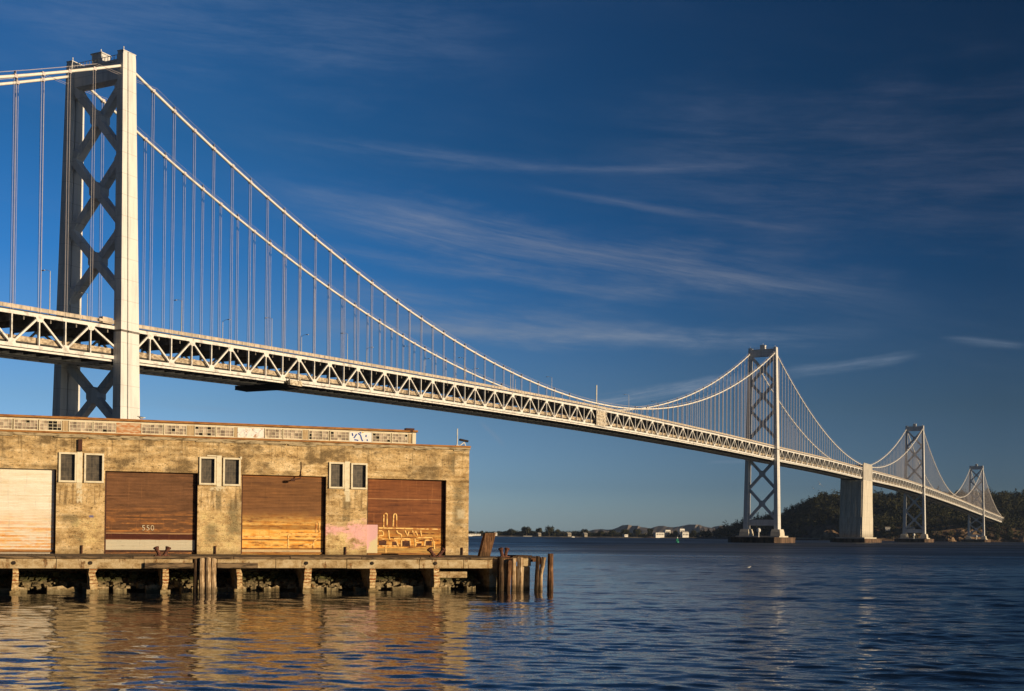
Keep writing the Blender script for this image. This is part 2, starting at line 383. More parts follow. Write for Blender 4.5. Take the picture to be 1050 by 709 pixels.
M['asphalt'] = simple('asphalt', (.045, .045, .045), (.065, .063, .06), 1., .9)
M['parapet'] = simple('beige_parapet_paint', (.38, .33, .27), (.58, .50, .41), .6, .8, stretch=(1, 1, .5))
M['barrier'] = simple('stained_barrier', (.22, .17, .12), (.55, .46, .34), .8, .9, stretch=(1, 1, 2), detail=5)
M['anch'] = m_plated('pale_anchorage_concrete', (.44, .40, .33), (.58, .54, .46), 7.3, .35, 13.)
M['anch_up'] = simple('grey_upper_concrete', (.34, .32, .29), (.44, .42, .38), .1, .9, detail=6)
M['piercap'] = simple('dark_fender_timber', (.05, .035, .025), (.16, .10, .065), .3, .9, stretch=(1, 1, .3), detail=5)
M['footing'] = simple('pale_footing_concrete', (.5, .45, .36), (.62, .57, .48), .2, .9)
M['net'] = simple('tan_containment_sheet', (.25, .2, .14), (.62, .55, .44), .8, .9, detail=5, lo=.4, hi=.55)
M['lamp'] = simple('lamp_grey', (.45, .44, .43), (.55, .54, .52), 2., .5)

# ------------------------------------------------------------------ pier shed
SH0, SH1 = -8.7, 32.64
shed = empty('pier_shed', B(12, OW, ZD), RB, 'long low derelict concrete pier shed with rusty roll-up doors, standing on the wharf', 'pier shed')
OFF = (-12, -OW, -ZD)
def part(mb, name, mats, parent=shed, label=None, **k):
    p = parent; off = OFF
    o = mb.build(name, mats, p, (0, 0, 0) if p is not shed and p.type == 'MESH' else off, **k)
    if label: o['label'] = label
    return o
DOORS = [(-5.3, 1.29, 8.44), (4.63, 11.25, 8.42), (14.49, 20.98, 8.41), (24.25, 30.73, 8.36)]
WINS = [(1.43, 2.66, 7.52, 9.68), (3.17, 4.54, 7.52, 9.66), (11.34, 12.58, 7.56, 9.65), (13.09, 14.40, 7.52, 9.64), (21.18, 22.38, 7.5, 9.54), (22.92, 24.22, 7.48, 9.52)]
DR, WR = .34, .16
def wall_mesh():
    mb = MB(); zt = 10.83
    holes = [(a, b, ZD, c, DR) for a, b, c in DOORS] + [(a + .06, b - .06, c + .06, d - .06, WR) for a, b, c, d in WINS]
    xs = sorted({SH0, SH1} | {h[i] for h in holes for i in (0, 1)}); zs = sorted({ZD, zt} | {h[i] for h in holes for i in (2, 3)})
    inside = lambda x, z: any(h[0] < x < h[1] and h[2] < z < h[3] for h in holes)
    for i in range(len(xs) - 1):
        for j in range(len(zs) - 1):
            if not inside((xs[i] + xs[i + 1]) / 2, (zs[j] + zs[j + 1]) / 2):
                mb.quad((xs[i], OW, zs[j]), (xs[i + 1], OW, zs[j]), (xs[i + 1], OW, zs[j + 1]), (xs[i], OW, zs[j + 1]))
    for a, b, c, d, r in holes:
        mb.quad((a, OW, c), (a, OW, d), (a, OW + r, d), (a, OW + r, c)); mb.quad((b, OW, d), (b, OW, c), (b, OW + r, c), (b, OW + r, d))
        mb.quad((a, OW, d), (b, OW, d), (b, OW + r, d), (a, OW + r, d))
        if c > ZD: mb.quad((a, OW + r, c), (b, OW + r, c), (b, OW, c), (a, OW, c))
    ob = OW + 38
    mb.quad((SH1, OW, ZD), (SH1, ob, ZD), (SH1, ob, zt), (SH1, OW, zt)); mb.quad((SH0, ob, ZD), (SH0, OW, ZD), (SH0, OW, zt), (SH0, ob, zt))
    mb.quad((SH1, ob, ZD), (SH0, ob, ZD), (SH0, ob, zt), (SH1, ob, zt))
    return mb
part(wall_mesh(), 'wall', M['conc'])
mb = MB(); mb.box(SH0 + .3, SH1 - .3, OW + .5, OW + 37.7, 10.5, 10.72); part(mb, 'roof', M['roof'])
mb = MB()
mb.box(SH0 - .06, SH1 + .06, OW - .09, OW + .42, 10.831, 11.02); mb.box(SH1 - .4, SH1 + .06, OW + .42, OW + 38, 10.831, 11.02)
rnd = random.Random(3); x = SH0
while x < SH1:                                     # chipped lower lip
    l = rnd.uniform(.5, 2.4)
    if rnd.random() < .8: mb.box(x, min(x + l, SH1), OW - .05 - rnd.random() * .04, OW - .002, 10.70 + rnd.random() * .07, 10.829)
    x += l + rnd.uniform(.02, .2)
part(mb, 'cornice', M['cornice'])
mb = MB(); mb.box(SH0 - .1, SH1 + .1, OW - .14, OW + .46, 11.022, 11.17); mb.box(SH1 - .44, SH1 + .1, OW + .46, OW + 38, 11.022, 11.17)
part(mb, 'coping', M['coping'], bevel=.03)
DL = ['white painted roll-up door streaked with rust', 'dark brown rusted roll-up door numbered 550 over a white strip', 'brown roll-up door with an orange and yellow lower half', 'red-brown roll-up door with pale scrawled lines']
doors = []
for i, ((a, b, zt), mk) in enumerate(zip(DOORS, 'abcd')):
    mb = MB(); z0 = ZD + (.14, .16, .06, .03)[i]; n = int((zt - z0) / .111); h = (zt - z0) / n
    for k in range(n):                              # interlocking slats
        za = z0 + k * h; o = OW + DR - .012
        mb.quad((a + .01, o + .010, za), (b - .01, o + .010, za), (b - .01, o - .014, za + h * .55), (a + .01, o - .014, za + h * .55))
        mb.quad((a + .01, o - .014, za + h * .55), (b - .01, o - .014, za + h * .55), (b - .01, o + .010, za + h), (a + .01, o + .010, za + h))
    mb.box(a, b, OW + DR + .02, OW + DR + .08, ZD, zt - .01)
    doors.append(part(mb, 'roll_up_door', M['door_' + mk], label=DL[i]))
for i, (a, b, c, d) in enumerate(WINS):
    mb = MB(); f = .13; y0, y1 = OW - .10, OW - .003
    mb.box(a, b, y0, y1, d - f, d); mb.box(a, b, y0 - .03, y1, c, c + f); mb.box(a, a + f, y0, y1, c + f, d - f); mb.box(b - f, b, y0, y1, c + f, d - f)
    if i == 3: mb.box(b - .05, b + .08, y0 - .01, y1, d - .1, d + .1)
    wf = part(mb, 'window', M['frame'])
    mb = MB(); mb.box(a + f * .6, b - f * .6, OW + WR - .04, OW + WR, c + f * .6, d - f * .6); part(mb, 'wired_glass', M['wire'], wf)
# narrow pilaster strips and rust runs between each pair of windows
mb = MB()
for a, z0, z1 in ((2.68, 7.5, 9.72), (12.62, 7.45, 9.78), (22.42, 7.3, 9.62)):
    mb = MB(); mb.box(a, a + .36, OW - .05, OW - .002, z0, z1); part(mb, 'mullion_strip', M['frame'])
mb = MB(); mb.box(11.9, 12.61, OW - .04, OW - .002, 9.70, 9.79); part(mb, 'broken_ledge', M['frame'])
mb = MB(); mb.box(2.72, 3.02, OW - .16, OW - .004, 9.78, 10.66); part(mb, 'rain_hopper', M['gutter'], bevel=.02)
for s in (3.05, 12.55, 22.5, 32.05):
    mb = MB(); mb.box(s, s + .10, OW - .12, OW - .003, ZD + .02, ZD + .62); part(mb, 'drain_stub', M['gutter'])
mb = MB()
mb.tube([(19.0, OW - .03, 9.5), (19.02, OW - .03, 9.0), (18.96, OW - .04, 8.5)], .03, 5)
mb.tube([(19.0, OW - .05, 8.5), (18.9, OW - .2, 8.2), (18.4, OW - .22, 8.1)], .05, 5); mb.box(18.2, 18.5, OW - .26, OW - .1, 7.98, 8.16)
part(mb, 'broken_lamp_conduit', M['gutter'])
def strokes(lines, w, o, th=.012):
    mb = MB()
    for ln in lines:
        for p, q in zip(ln[:-1], ln[1:]):
            mb.bar((p[0], o, p[1]), (q[0], o, q[1]), w, th, (0, 1, 0))
    return mb
# painted number on the second door
cu = bpy.data.curves.new('painted_number', 'FONT'); cu.body = '550'; cu.size = .56; cu.extrude = .004; cu.align_x = 'CENTER'; cu.space_character = 1.12
tmp = bpy.data.objects.new('tmp', cu); dg = bpy.context.evaluated_depsgraph_get(); COL.objects.link(tmp); dg.update()
me = bpy.data.meshes.new_from_object(tmp.evaluated_get(dg)); bpy.data.objects.remove(tmp)
me.transform(Matrix.Translation((7.72, OW + DR - .045, 4.10)) @ Matrix.Rotation(R(90), 4, 'X')); me.materials.clear(); me.materials.append(M['num'])
num = bpy.data.objects.new('painted_number', me); COL.objects.link(num); num.parent = doors[1]
# scrawl on the fourth door
def d4(X, Y): x = 370 + X / 11.67; y = 520 + Y / 11.67; return (24.25 + (x - 376.5) * .0797, 2.37 + (569 - y) * .0748)
GR = [[(285, 230), (285, 78), (295, 64), (318, 64), (325, 80), (325, 230)], [(397, 230), (402, 88), (412, 66), (430, 68), (438, 92), (440, 230)],
      [(225, 243), (970, 252)], [(225, 278), (268, 278), (284, 300), (282, 335), (225, 342)], [(225, 380), (310, 380)], [(345, 270), (350, 340), (365, 400), (440, 402), (462, 470)],
      [(440, 272), (452, 300), (500, 322), (492, 368)], [(405, 372), (602, 374), (612, 470)], [(500, 470), (500, 392), (600, 390)], [(630, 270), (650, 332), (668, 272), (694, 332)],
      [(730, 270), (742, 342)], [(680, 362), (868, 356), (892, 402), (902, 500)], [(780, 462), (786, 392), (870, 390)], [(660, 422), (742, 416)], [(662, 370), (668, 470)],
      [(225, 465), (440, 465)], [(312, 465), (316, 560)], [(540, 270), (570, 340), (590, 280)]]
mb = MB()
for q in ((228, 400, 320, 455), (390, 412, 455, 455), (505, 398, 600, 468), (690, 430, 742, 455), (790, 398, 868, 455)):
    a_, b_ = d4(q[0], q[3]), d4(q[2], q[1]); mb = MB(); mb.box(a_[0], b_[0], OW + DR - .034, OW + DR - .028, a_[1], b_[1]); part(mb, 'painted_block', M['graf_dark'], doors[3])
for i, (a, b, zt) in enumerate(DOORS):
    for xx in (a + .005, b - .125): mb = MB(); mb.box(xx, xx + .12, OW + DR - .09, OW + DR - .03, ZD + .02, zt - .02); part(mb, 'guide_rail', M['gutter'], doors[i])
    z0 = ZD + (.14, .16, .06, .03)[i]; mb = MB(); mb.box(a + .13, b - .13, OW + DR - .07, OW + DR - .028, z0 - .01, z0 + .12); part(mb, 'bottom_bar', M['coping'] if i != 1 else M['gutter'], doors[i])
p = part(strokes([[d4(*q) for q in l] for l in GR], .095, OW + DR - .042), 'graffiti_lines', M['graf_rust'], doors[3])
mb = MB(); mb.box(24.27, 25.14, OW + .12, OW + .16, 2.5, 4.72)
mp, g = mat('pink_and_cream_board'); x_, y_, z_ = g.xyz(g.coord()); n_ = g.noise(g.vec(x_ * 2, y_, z_ * 2), 1., 4.)
g.bsdf(g.mix((z_ - (x_ - 24.2) * 1.2 + (n_ - .5) * 1.4).step(2.5, 3.0), (.66, .58, .36), (.70, .42, .44)), .8)
part(mb, 'leaning_board', mp)
# faint pale shapes on the third door
x3 = lambda X: 195 + X / 5.67; 
def d3(X, Y): x = 195 + X / 5.67; y = 490 + Y / 5.67; return (14.49 + (x - 247.5) * .0785, 2.46 + (567.5 - y) * .0752)
for l in [[(560, 410), (562, 335), (575, 328), (735, 328)], [(702, 410), (704, 370), (735, 350)], [(716, 320), (717, 262), (728, 256), (734, 262), (735, 320)], [(305, 345), (470, 345)], [(640, 388), (700, 388)]]: part(strokes([[d3(*q) for q in l]], .09, OW + DR - .042), 'graffiti_line', M['graf_rust'], doors[2])
# clerestory strip along the roof
OC = OW + 1.2
cle = MB(); cle.box(SH0, 28.5, OC + .12, OC + 6, 10.72, 12.2); clo = part(cle, 'clerestory', M['tan'])
mb = MB(); mb.box(SH0 - .2, 28.62, OC - .18, OC + 6.2, 12.2, 12.36); part(mb, 'eave_board', M['coping'], clo)
mb = MB(); mb.box(SH0, 28.2, OC + .02, OC + .119, 12.06, 12.199); mb.box(SH0, 28.2, OC + .0, OC + .119, 11.18, 11.30); part(mb, 'white_rail', M['frame'], clo)
segs = [(-8.6, -7.0, 'w'), (-6.9, -5.3, 'w'), (-5.2, -3.6, 'w'), (-3.5, -1.75, 'w'), (-1.66, -.01, 'w'), (.06, 1.62, 'h'), (1.66, 2.06, 't'), (2.1, 3.76, 'w'), (3.82, 5.42, 'w'), (5.44, 7.18, 'r'), (7.22, 8.80, 'w'), (8.86, 10.52, 'w'),
        (10.55, 11.06, 't'), (11.1, 12.65, 'b'), (12.7, 14.04, 'w'), (14.06, 14.30, 't'), (14.32, 16.34, 's'), (16.4, 17.75, 'w'), (17.82, 19.32, 'w'), (19.34, 19.76, 't'), (19.8, 21.42, 'c'), (21.5, 23.04, 'w'), (23.06, 24.86, 'g'),
        (24.9, 26.42, 'w'), (26.5, 27.86, 'w'), (27.9, 28.18, 't')]
rnd = random.Random(11); ZB, ZT = 11.30, 12.06
for a, b, k in segs:
    y = OC + .06
    if k in 'whbc':
        mb = MB(); t = .055
        mb.box(a, b, y - .03, y + .03, ZB, ZB + t); mb.box(a, b, y - .03, y + .03, ZT - t, ZT - .001); mb.box(a, a + t, y - .03, y + .03, ZB + t, ZT - t); mb.box(b - t, b, y - .03, y + .03, ZB + t, ZT - t)
        nx = max(4, int((b - a) / .27)); nz = 3
        for i in range(1, nx): q = a + (b - a) * i / nx; mb.box(q - .014, q + .014, y - .02, y + .02, ZB + t, ZT - t)
        for j in range(1, nz): q = ZB + (ZT - ZB) * j / nz; mb.box(a + t, b - t, y - .021, y + .021, q - .014, q + .014)
        wf = part(mb, 'clerestory_window', M['frame'], clo)
        mb = MB()
        for i in range(nx):
            for j in range(nz):
                c = rnd.choices([0, 1, 2, 3], [6, 3, 3, .35 if k != 'b' else 2.2])[0]
                if k == 'h' and 2 <= i <= 3: c = 3
                if k == 'c' and i == 0 and j < 2: c = 3
                x0, x1 = a + (b - a) * i / nx, a + (b - a) * (i + 1) / nx; z0, z1 = ZB + (ZT - ZB) * j / nz, ZB + (ZT - ZB) * (j + 1) / nz
                ti = rnd.uniform(-.006, .006)
                mb.quad((x0, y + .005 + ti, z0), (x1, y + .005 - ti, z0), (x1, y + .005 - ti, z1), (x0, y + .005 + ti, z1), c)
        o = mb.build('pane_grid', [M['pane1'], M['pane2'], M['pane3'], M['black']], clo, (0, 0, 0))
    else:
        mb = MB(); mb.box(a, b, y - .02, y + .055, ZB, ZT - .002)
        o = part(mb, 'boarded_panel', {'t': M['tan'], 'r': M['rustpanel'], 's': M['whitepanel'], 'g': M['graf_white']}[k], clo)
        if k == 'g':
            gx = lambda X: 23.06 + (X - 520) / 8.86 * .0795; gz = lambda Y: 12.06 - (Y - 105) / 8.86 * .073
            L = [[(545, 118), (550, 145)], [(598, 118), (620, 135), (630, 175), (640, 190)], [(612, 100), (622, 118)], [(672, 130), (668, 150)], [(680, 172), (682, 190)], [(565, 180), (600, 186)], [(585, 125), (560, 165)]]
            o2 = [strokes([[(gx(x), gz(yy)) for x, yy in l]], .10, y - .028).build('graffiti_line', M['graf_blue'], clo) for l in L]
            o3 = strokes([[(gx(632), gz(108)), (gx(648), gz(100))]], .13, y - .03).build('graffiti_line', M['graf_yellow'], clo)
        if k == 's':
            L = [[(14.5, 11.5), (14.8, 11.9), (15.0, 11.45), (15.3, 11.95)], [(15.4, 11.5), (15.8, 11.7), (15.5, 11.95), (16.1, 11.9), (15.9, 11.5)]]
            for l in L: strokes([l], .12, y - .028).build('graffiti_line', M['graf_white'], clo)
mb = MB(); mb.box(28.2, 28.5, OC - .02, OC + .118, 11.17, 12.19); part(mb, 'corner_post', M['frame'], clo)
mb = MB(); mb.box(27.6, 28.3, OC - .25, OC + .3, 12.362, 12.5); mb.box(28.0, 28.2, OC - .2, OC - .182, 12.2, 12.361); part(mb, 'roof_vent_box', M['gutter'], clo)

# ------------------------------------------------------------------ wharf
wharf = empty('wharf', B(12, OD, 0), RB, 'long low concrete wharf carrying the pier shed above the water', 'wharf')
WOFF = (-12, -OD, 0)
def wpart(mb, name, m, parent=None, label=None, **k):
    o = mb.build(name, m, parent or wharf, (0, 0, 0) if parent else WOFF, **k)
    if label: o['label'] = label
    return o
W0, W1 = -12., 30.8
rnd = random.Random(5)
mb = MB(); x = W0
while x < W1 + 2.6:                                # deck planks run away from the edge
    ww = rnd.uniform(.24, .32); e = rnd.uniform(-.05, .03) + (.5 if x > W1 else 0)
    mb.box(x, min(x + ww - .012, W1 + 2.6), OD + .34 + e, OW + 39, ZD - .1, ZD + rnd.uniform(-.012, .006)); x += ww
wpart(mb, 'deck_planking', M['plank'])
mb = MB(); x = W0
while x < W1:                                      # stringer timber along the edge
    l = min(rnd.uniform(3.5, 6.5), W1 - x); dz = rnd.uniform(-.02, .02)
    mb.box(x, x + l - .03, OD - .10 + rnd.uniform(-.02, .02), OD + .30, ZD - .13, ZD + .03 + dz); x += l
wpart(mb, 'edge_timber', M['edge'], bevel=.02)
mb = MB()
fx = [W0, -5.2, 1.2, 6.6, 11.3, 15.2, 20.1, 25.3, 28.6, W1]
for a, b in zip(fx[:-1], fx[1:]): mb.box(a, b - .02, OD + rnd.uniform(-.015, .015), OD + .4, 1.60 + rnd.uniform(-.02, .02), ZD - .135)
wpart(mb, 'fascia_beam', M['pier'], bevel=.03)
mb = MB(); mb.box(W0, W1 + 1.6, OD + .41, OW + 38, 1.95, ZD - .105); wpart(mb, 'deck_slab', M['pier'])
mb = MB(); mb.box(26.7, 28.95, OD + .25, OD + .55, .92, 1.36); wpart(mb, 'low_beam', M['pier'], bevel=.03)
for i in range(-3, 8):
    s = 3.19 + 4.6 * i + (.2 if i > 1 else 0)
    if s > W1 or s < W0: continue
    wd = rnd.uniform(.32, .5); ln_ = rnd.uniform(-.05, .05)
    mb = MB(); secs = []
    for k in range(9):
        z = -1. + k * (2.59 / 8); ww = wd * (1 + rnd.uniform(-.2, .12)); dx = rnd.uniform(-.05, .05) + ln_ * (z - 1.6)
        secs.append([(s + dx, OD + .06, z), (s + dx + ww, OD + .06 + rnd.uniform(0, .05), z), (s + dx + ww, OD + .5, z), (s + dx, OD + .5, z)])
    mb.loft(secs); mb.box(s - .12, s + wd + .14, OD + .02, OD + .55, -1, .16 + rnd.random() * .1)
    wpart(mb, 'pile', M['pile'])
    mb = MB(); mb.box(s - .02, s + .36, OD + .52, OD + 5.2, -1.2, 1.94); wpart(mb, 'cross_wall', M['pier'])
    mb = MB(); mb.box(s - .7, s + 1.1, OD + .45, OD + .9, 1.2, 1.58) if i == 6 else None
    if i == 6: wpart(mb, 'corbel', M['pier'])
    if i in (0, 3, 4, 5, -1):
        mb = MB(); mb.tube([(s + .1, OD - .07, 1.96), (s + .1, OD + .1, 1.96)], .12, 10); wpart(mb, 'tie_rod_end', M['hole'])
for a, b in ((6.63, 9.74), (11.28, 13.97)):
    mb = MB(); mb.box(a, b, OD - .22, OD - .025, 1.62, 1.98); wpart(mb, 'wale_timber', M['edge'], bevel=.02)
mb = MB(); mb.box(-12, 31, OD + 5.2, OD + 5.6, -1, 1.94); wpart(mb, 'sea_wall', M['pier'])
x = -12.
while x < 30:                                      # broken sill of old concrete at the waterline
    l = rnd.uniform(.6, 2.4); mb = MB(); dd = rnd.uniform(-.2, .2); n_ = 7; base = rnd.uniform(.22, .5); prof = [base * rnd.uniform(.55, 1.2) for _ in range(n_)]
    mb.loft([[(x + l * i / (n_ - 1), OD + 1.1 + dd, -.6), (x + l * i / (n_ - 1), OD + 1.15 + dd + rnd.uniform(0, .1), prof[i]), (x + l * i / (n_ - 1), OD + 1.8, prof[i] * .9), (x + l * i / (n_ - 1), OD + 1.8, -.6)] for i in range(n_)])
    wpart(mb, 'waterline_sill', M['pier']); x += l + rnd.choice([.05, .3, 1.2])
# rubble bank under the deck
mb = MB(); rr = random.Random(9)
for k in range(1500):
    s = rr.uniform(-12, 30.5); d = rr.uniform(0, 2.0); r = rr.choice([.07, .1, .14, .18, .24]) ; c = Vector((s, OD + 1.75 + d, .25 + min(d * .75, .85) + rr.uniform(-.15, .12)))
    vs = []
    for i, j, kk in ((-1, -1, -1), (1, -1, -1), (1, 1, -1), (-1, 1, -1), (-1, -1, 1), (1, -1, 1), (1, 1, 1), (-1, 1, 1)):
        vs.append(c + Vector((i * r * rr.uniform(.3, 1.3), j * r * rr.uniform(.4, 1.1), kk * r * rr.uniform(.25, .85))))
    mb.add(vs, [(3, 2, 1, 0), (4, 5, 6, 7), (0, 1, 5, 4), (1, 2, 6, 5), (2, 3, 7, 6), (3, 0, 4, 7)])
rub = mb.build('rubble_bank', M['rubble'], None, (0, 0, 0), rz=RB); tag(rub, 'algae covered rubble bank in the shade under the wharf', 'rubble', kind='stuff')
# dark recess and column at the end of the wharf
mb = MB(); mb.box(W1 + .02, 32.35, OD + .75, OD + 5.2, -1.2, ZD - .12); wpart(mb, 'end_block', M['pier'])
mb = MB(); mb.box(33.1, 33.95, OD + .62, OD + 1.5, -1.2, 1.72); mb.box(33.28, 33.93, OD + .40, OD + 1.3, 1.74, ZD - .02); wpart(mb, 'end_column', M['pier'], bevel=.04)
mb = MB(); mb.box(31.6, 35.0, OD + .75, OD + 1.05, ZD - .30, ZD - .02); mb.box(34.7, 35.08, OD + .45, OD + .78, 1.86, 2.40); wpart(mb, 'end_cap_timber', M['timber_brown'], bevel=.03)
mb = MB(); mb.box(32.6, 34.6, OD + .7, OD + 3.2, ZD - .01, ZD + .10); mb.box(32.9, 34.2, OD + .9, OD + 3, ZD + .10, ZD + .17); wpart(mb, 'end_planking', M['timber_dark'], bevel=.02)

def timber_pile(s, o, z1, r, m, label, lean=0., leano=0., seed=0, group=None, knee=None):
    rr = random.Random(seed); root = B(s, o, -1.4)
    mb = MB(); secs = []; n = 11; zs = [0, .7, 1.4, 2.0, 2.5, 3.0, z1 + 1.4 - .04, z1 + 1.4]
    zs = sorted({z for z in zs if z <= z1 + 1.4}); ph = [rr.uniform(.88, 1.1) for _ in range(n)]
    for i, z in enumerate(zs):
        dx = lean * z + (knee * max(0, z - 2.4) if knee else 0); rz_ = r * (1.04 - .03 * z) * (.86 if i == len(zs) - 1 else 1)
        secs.append([(dx + math.cos(2 * math.pi * k / n) * rz_ * ph[k] * rr.uniform(.94, 1.06), leano * z + math.sin(2 * math.pi * k / n) * rz_ * ph[k], z + (rr.uniform(-.05, .03) if i == len(zs) - 1 else 0)) for k in range(n)])
    mb.loft(secs)
    # verts are relative to the foot; shift so the material sees height above water
    mb.v = [(a, b, c - 1.4) for a, b, c in mb.v]
    o = mb.build('timber_pile', m, None, (root.x, root.y, 0), rz=RB)
    return tag(o, label, 'pile', group)
TP = 'timber fender piles along the wharf'
timber_pile(10.28, OD - .28, 2.30, .19, M['timber_pale'], 'leftmost pale split pile of the triple bundle in front of the wharf', .0, .02, 1, TP)
timber_pile(10.66, OD - .34, 2.33, .20, M['timber_pale'], 'middle pale pile of the triple bundle in front of the wharf', .005, .02, 2, TP)
timber_pile(11.04, OD - .28, 2.28, .19, M['timber_pale'], 'rightmost pale pile of the triple bundle in front of the wharf', .0, .02, 3, TP)
timber_pile(9.92, OD + .0, 2.25, .17, M['timber_dark'], 'dark post added to stand in for the shaded gap left of the pale triple bundle', .0, .0, 4, TP)  # added post: the dark gap beside the bundle is only shade
timber_pile(31.45, OD + .05, 2.42, .24, M['timber_dark'], 'dark pile at the left of the cluster, below the end bollard', -.01, .0, 5, TP)
timber_pile(31.92, OD - .12, 2.20, .17, M['timber_brown'], 'slim brown pile leaning right just under the end bollard', .035, .0, 6, TP)
timber_pile(32.42, OD - .02, 2.36, .20, M['timber_pale'], 'slimmer pale pile, second left of the square end column', .0, .0, 7, TP)
timber_pile(32.88, OD - .10, 2.42, .25, M['timber_pale'], 'thickest pale pile directly left of the square end column', .0, .0, 8, TP)
timber_pile(34.12, OD + .0, 2.50, .17, M['timber_dark'], 'thin dark pile directly right of the square end column', .05, .0, 9, TP)
timber_pile(34.52, OD - .04, 2.42, .17, M['timber_pale'], 'pale crooked pile bending right near the end of the cluster', -.01, .0, 10, TP, knee=.22)
timber_pile(35.43, OD + .3, 2.68, .24, M['timber_brown'], 'lone brown pile standing free in the water at the far right', .0, .0, 11, TP)
# broken timber leaning at the corner of the shed
mb = MB(); rr = random.Random(2)
sec = lambda z, dx: [(dx - .46, -.28, z), (dx + .40, -.34, z + .02), (dx + .50, .25, z), (dx - .42, .28, z)]
mb.loft([sec(0, 0), sec(.6, .16), sec(1.2, .32), [(p[0], p[1], p[2] + rr.uniform(-.06, .08)) for p in sec(1.74, .46)]])
lt = mb.build('leaning_timber', M['timber_brown'], None, B(31.85, 91.0, ZD - .02), rz=RB, bevel=.03)
tag(lt, 'thick broken brown timber leaning right behind the corner of the shed', 'timber')
def bollard(s, o, rz, label, spread=.40, hgt=.62):
    e = empty('mooring_bollard', B(s, o, ZD + .03), RB + rz, label, 'bollard', 'rusty mooring bollards on the wharf edge')
    mb = MB(); mb.box(-.5, .5, -.2, .2, 0, .07); mb.build('base_plate', M['iron'], e, bevel=.015)
    for sg in (-1, 1):
        mb = MB(); n = 10; secs = []
        for t, r in ((0, .15), (.25, .125), (.6, .12), (.78, .15), (.86, .20), (.98, .19), (1.03, .11)):
            c = Vector((sg * (.16 + (spread - .1) * t), 0, .07 + (hgt - .12) * t)); ax = Vector((sg * (spread - .1), 0, hgt)).normalized(); u = Vector((0, 1, 0)); v = ax.cross(u)
            secs.append([c + (u * math.cos(2 * math.pi * k / n) + v * math.sin(2 * math.pi * k / n)) * r for k in range(n)])
        mb.loft(secs); mb.build('horn', M['iron'], e, smooth=False)
    return e
bollard(7.80, OD + .62, .12, 'rusty twin-horned bollard in front of the door numbered 550', .36, .66)
bollard(26.75, OD + .62, -.05, 'dark twin-horned bollard in front of the red-brown door', .50, .66)
bollard(32.0, OD + .95, .5, 'small rusty twin-horned bollard at the end of the wharf', .30, .72)

# small things on the shed roof
e = empty('roof_mast', B(31.66, OW + .15, 11.17), RB, 'thin white mast standing on the roof corner of the shed', 'mast')
mb = MB(); mb.tube([(0, 0, 0), (0, 0, 1.38)], .045, 6); mb.build('pole', M['white'], e)
mb = MB(); mb.box(-.14, .14, -.14, .14, 0, .05); mb.build('base_plate', M['white'], e)
e = empty('floodlight', B(32.15, OW + .15, 11.17), RB, 'small dark floodlight on a white bracket beside the roof mast', 'floodlight')
mb = MB(); mb.bar((-.25, 0, .02), (.1, 0, .30), .07, .07); mb.bar((.22, 0, .02), (.1, 0, .30), .07, .07); mb.build('bracket', M['white'], e)
mb = MB(); mb.bar((-.30, 0, .50), (.42, 0, .38), .30, .16); mb.build('lamp_housing', M['hole'], e, bevel=.02)
def gull_mesh(pose):
    mb = MB(); n = 10
    prof = [(-.24, .015, .13), (-.16, .05, .13), (-.05, .085, .13), (.06, .088, .14), (.14, .065, .17), (.18, .042, .21), (.215, .045, .235), (.25, .036, .235), (.275, .012, .225), (.315, .006, .218)]
    mb.loft([[(x, math.cos(2 * math.pi * k / n) * r, z + math.sin(2 * math.pi * k / n) * r) for k in range(n)] for x, r, z in prof])
    if pose == 'fly':
        for sg in (-1, 1):
            P = [(.09, .05, .16), (.14, .28, .26), (.06, .52, .30), (-.06, .72, .24)]; Q = [(-.07, .05, .15), (-.04, .28, .25), (-.06, .52, .29), (-.08, .72, .238)]
            for i in range(3):
                a, b, c, d = [(p[0], sg * p[1], p[2]) for p in (P[i], P[i + 1], Q[i + 1], Q[i])]
                dn = [(q[0], q[1], q[2] - .02) for q in (a, b, c, d)]
                mb.add([a, b, c, d] + dn, [(0, 1, 2, 3), (7, 6, 5, 4), (0, 4, 5, 1), (2, 6, 7, 3)])
    else:
        for sg in (-1, 1):                          # folded wings
            mb.loft([[(x, sg * (.05 + math.cos(2 * math.pi * k / 6) * r * .35), z + math.sin(2 * math.pi * k / 6) * r) for k in range(6)] for x, r, z in ((-.30, .01, .14), (-.15, .05, .15), (.02, .07, .16), (.12, .03, .17))])
        if pose == 'stand':
            for sg in (-1, 1): mb.tube([(.0, sg * .035, .10), (.01, sg * .035, .0)], .008, 5)
    return mb
mg, g = mat('gull_plumage'); xx, yy, zz = g.xyz(g.coord())
g.bsdf(g.mix(zz.step(.15, .17) * (1. - xx.step(.14, .17)), (.78, .77, .74), (.16, .16, .17)), .8)
def gull(pos, rz, pose, label, sc=1., bank=0.):
    o = gull_mesh(pose).build('gull', mg, None, pos, smooth=True, rz=rz); o.scale = (sc,) * 3; o.rotation_euler.x = bank
    return tag(o, label, 'gull')
gull(B(7.2, OC + .05, 12.365), RB + 2.7, 'stand', 'gull standing on the clerestory roof edge near the bridge tower', 1.05)
gull((32, 169.7, -.11), .4, 'swim', 'white gull floating on the open water', 1.0)
gull((97.4, 400, 20.9), 1.2, 'fly', 'brighter higher gull of the two flying left of the bridge anchorage', 1.7, .9)
gull((95.4, 400, 19.6), 1.6, 'fly', 'dimmer lower gull of the two flying left of the bridge anchorage', 1.3, .7)

# ------------------------------------------------------------------ suspension bridge
bridge = empty('suspension_bridge', (BX, BY, 0), RBR, 'long silver-grey double-deck suspension bridge with lattice towers crossing the bay', 'bridge')
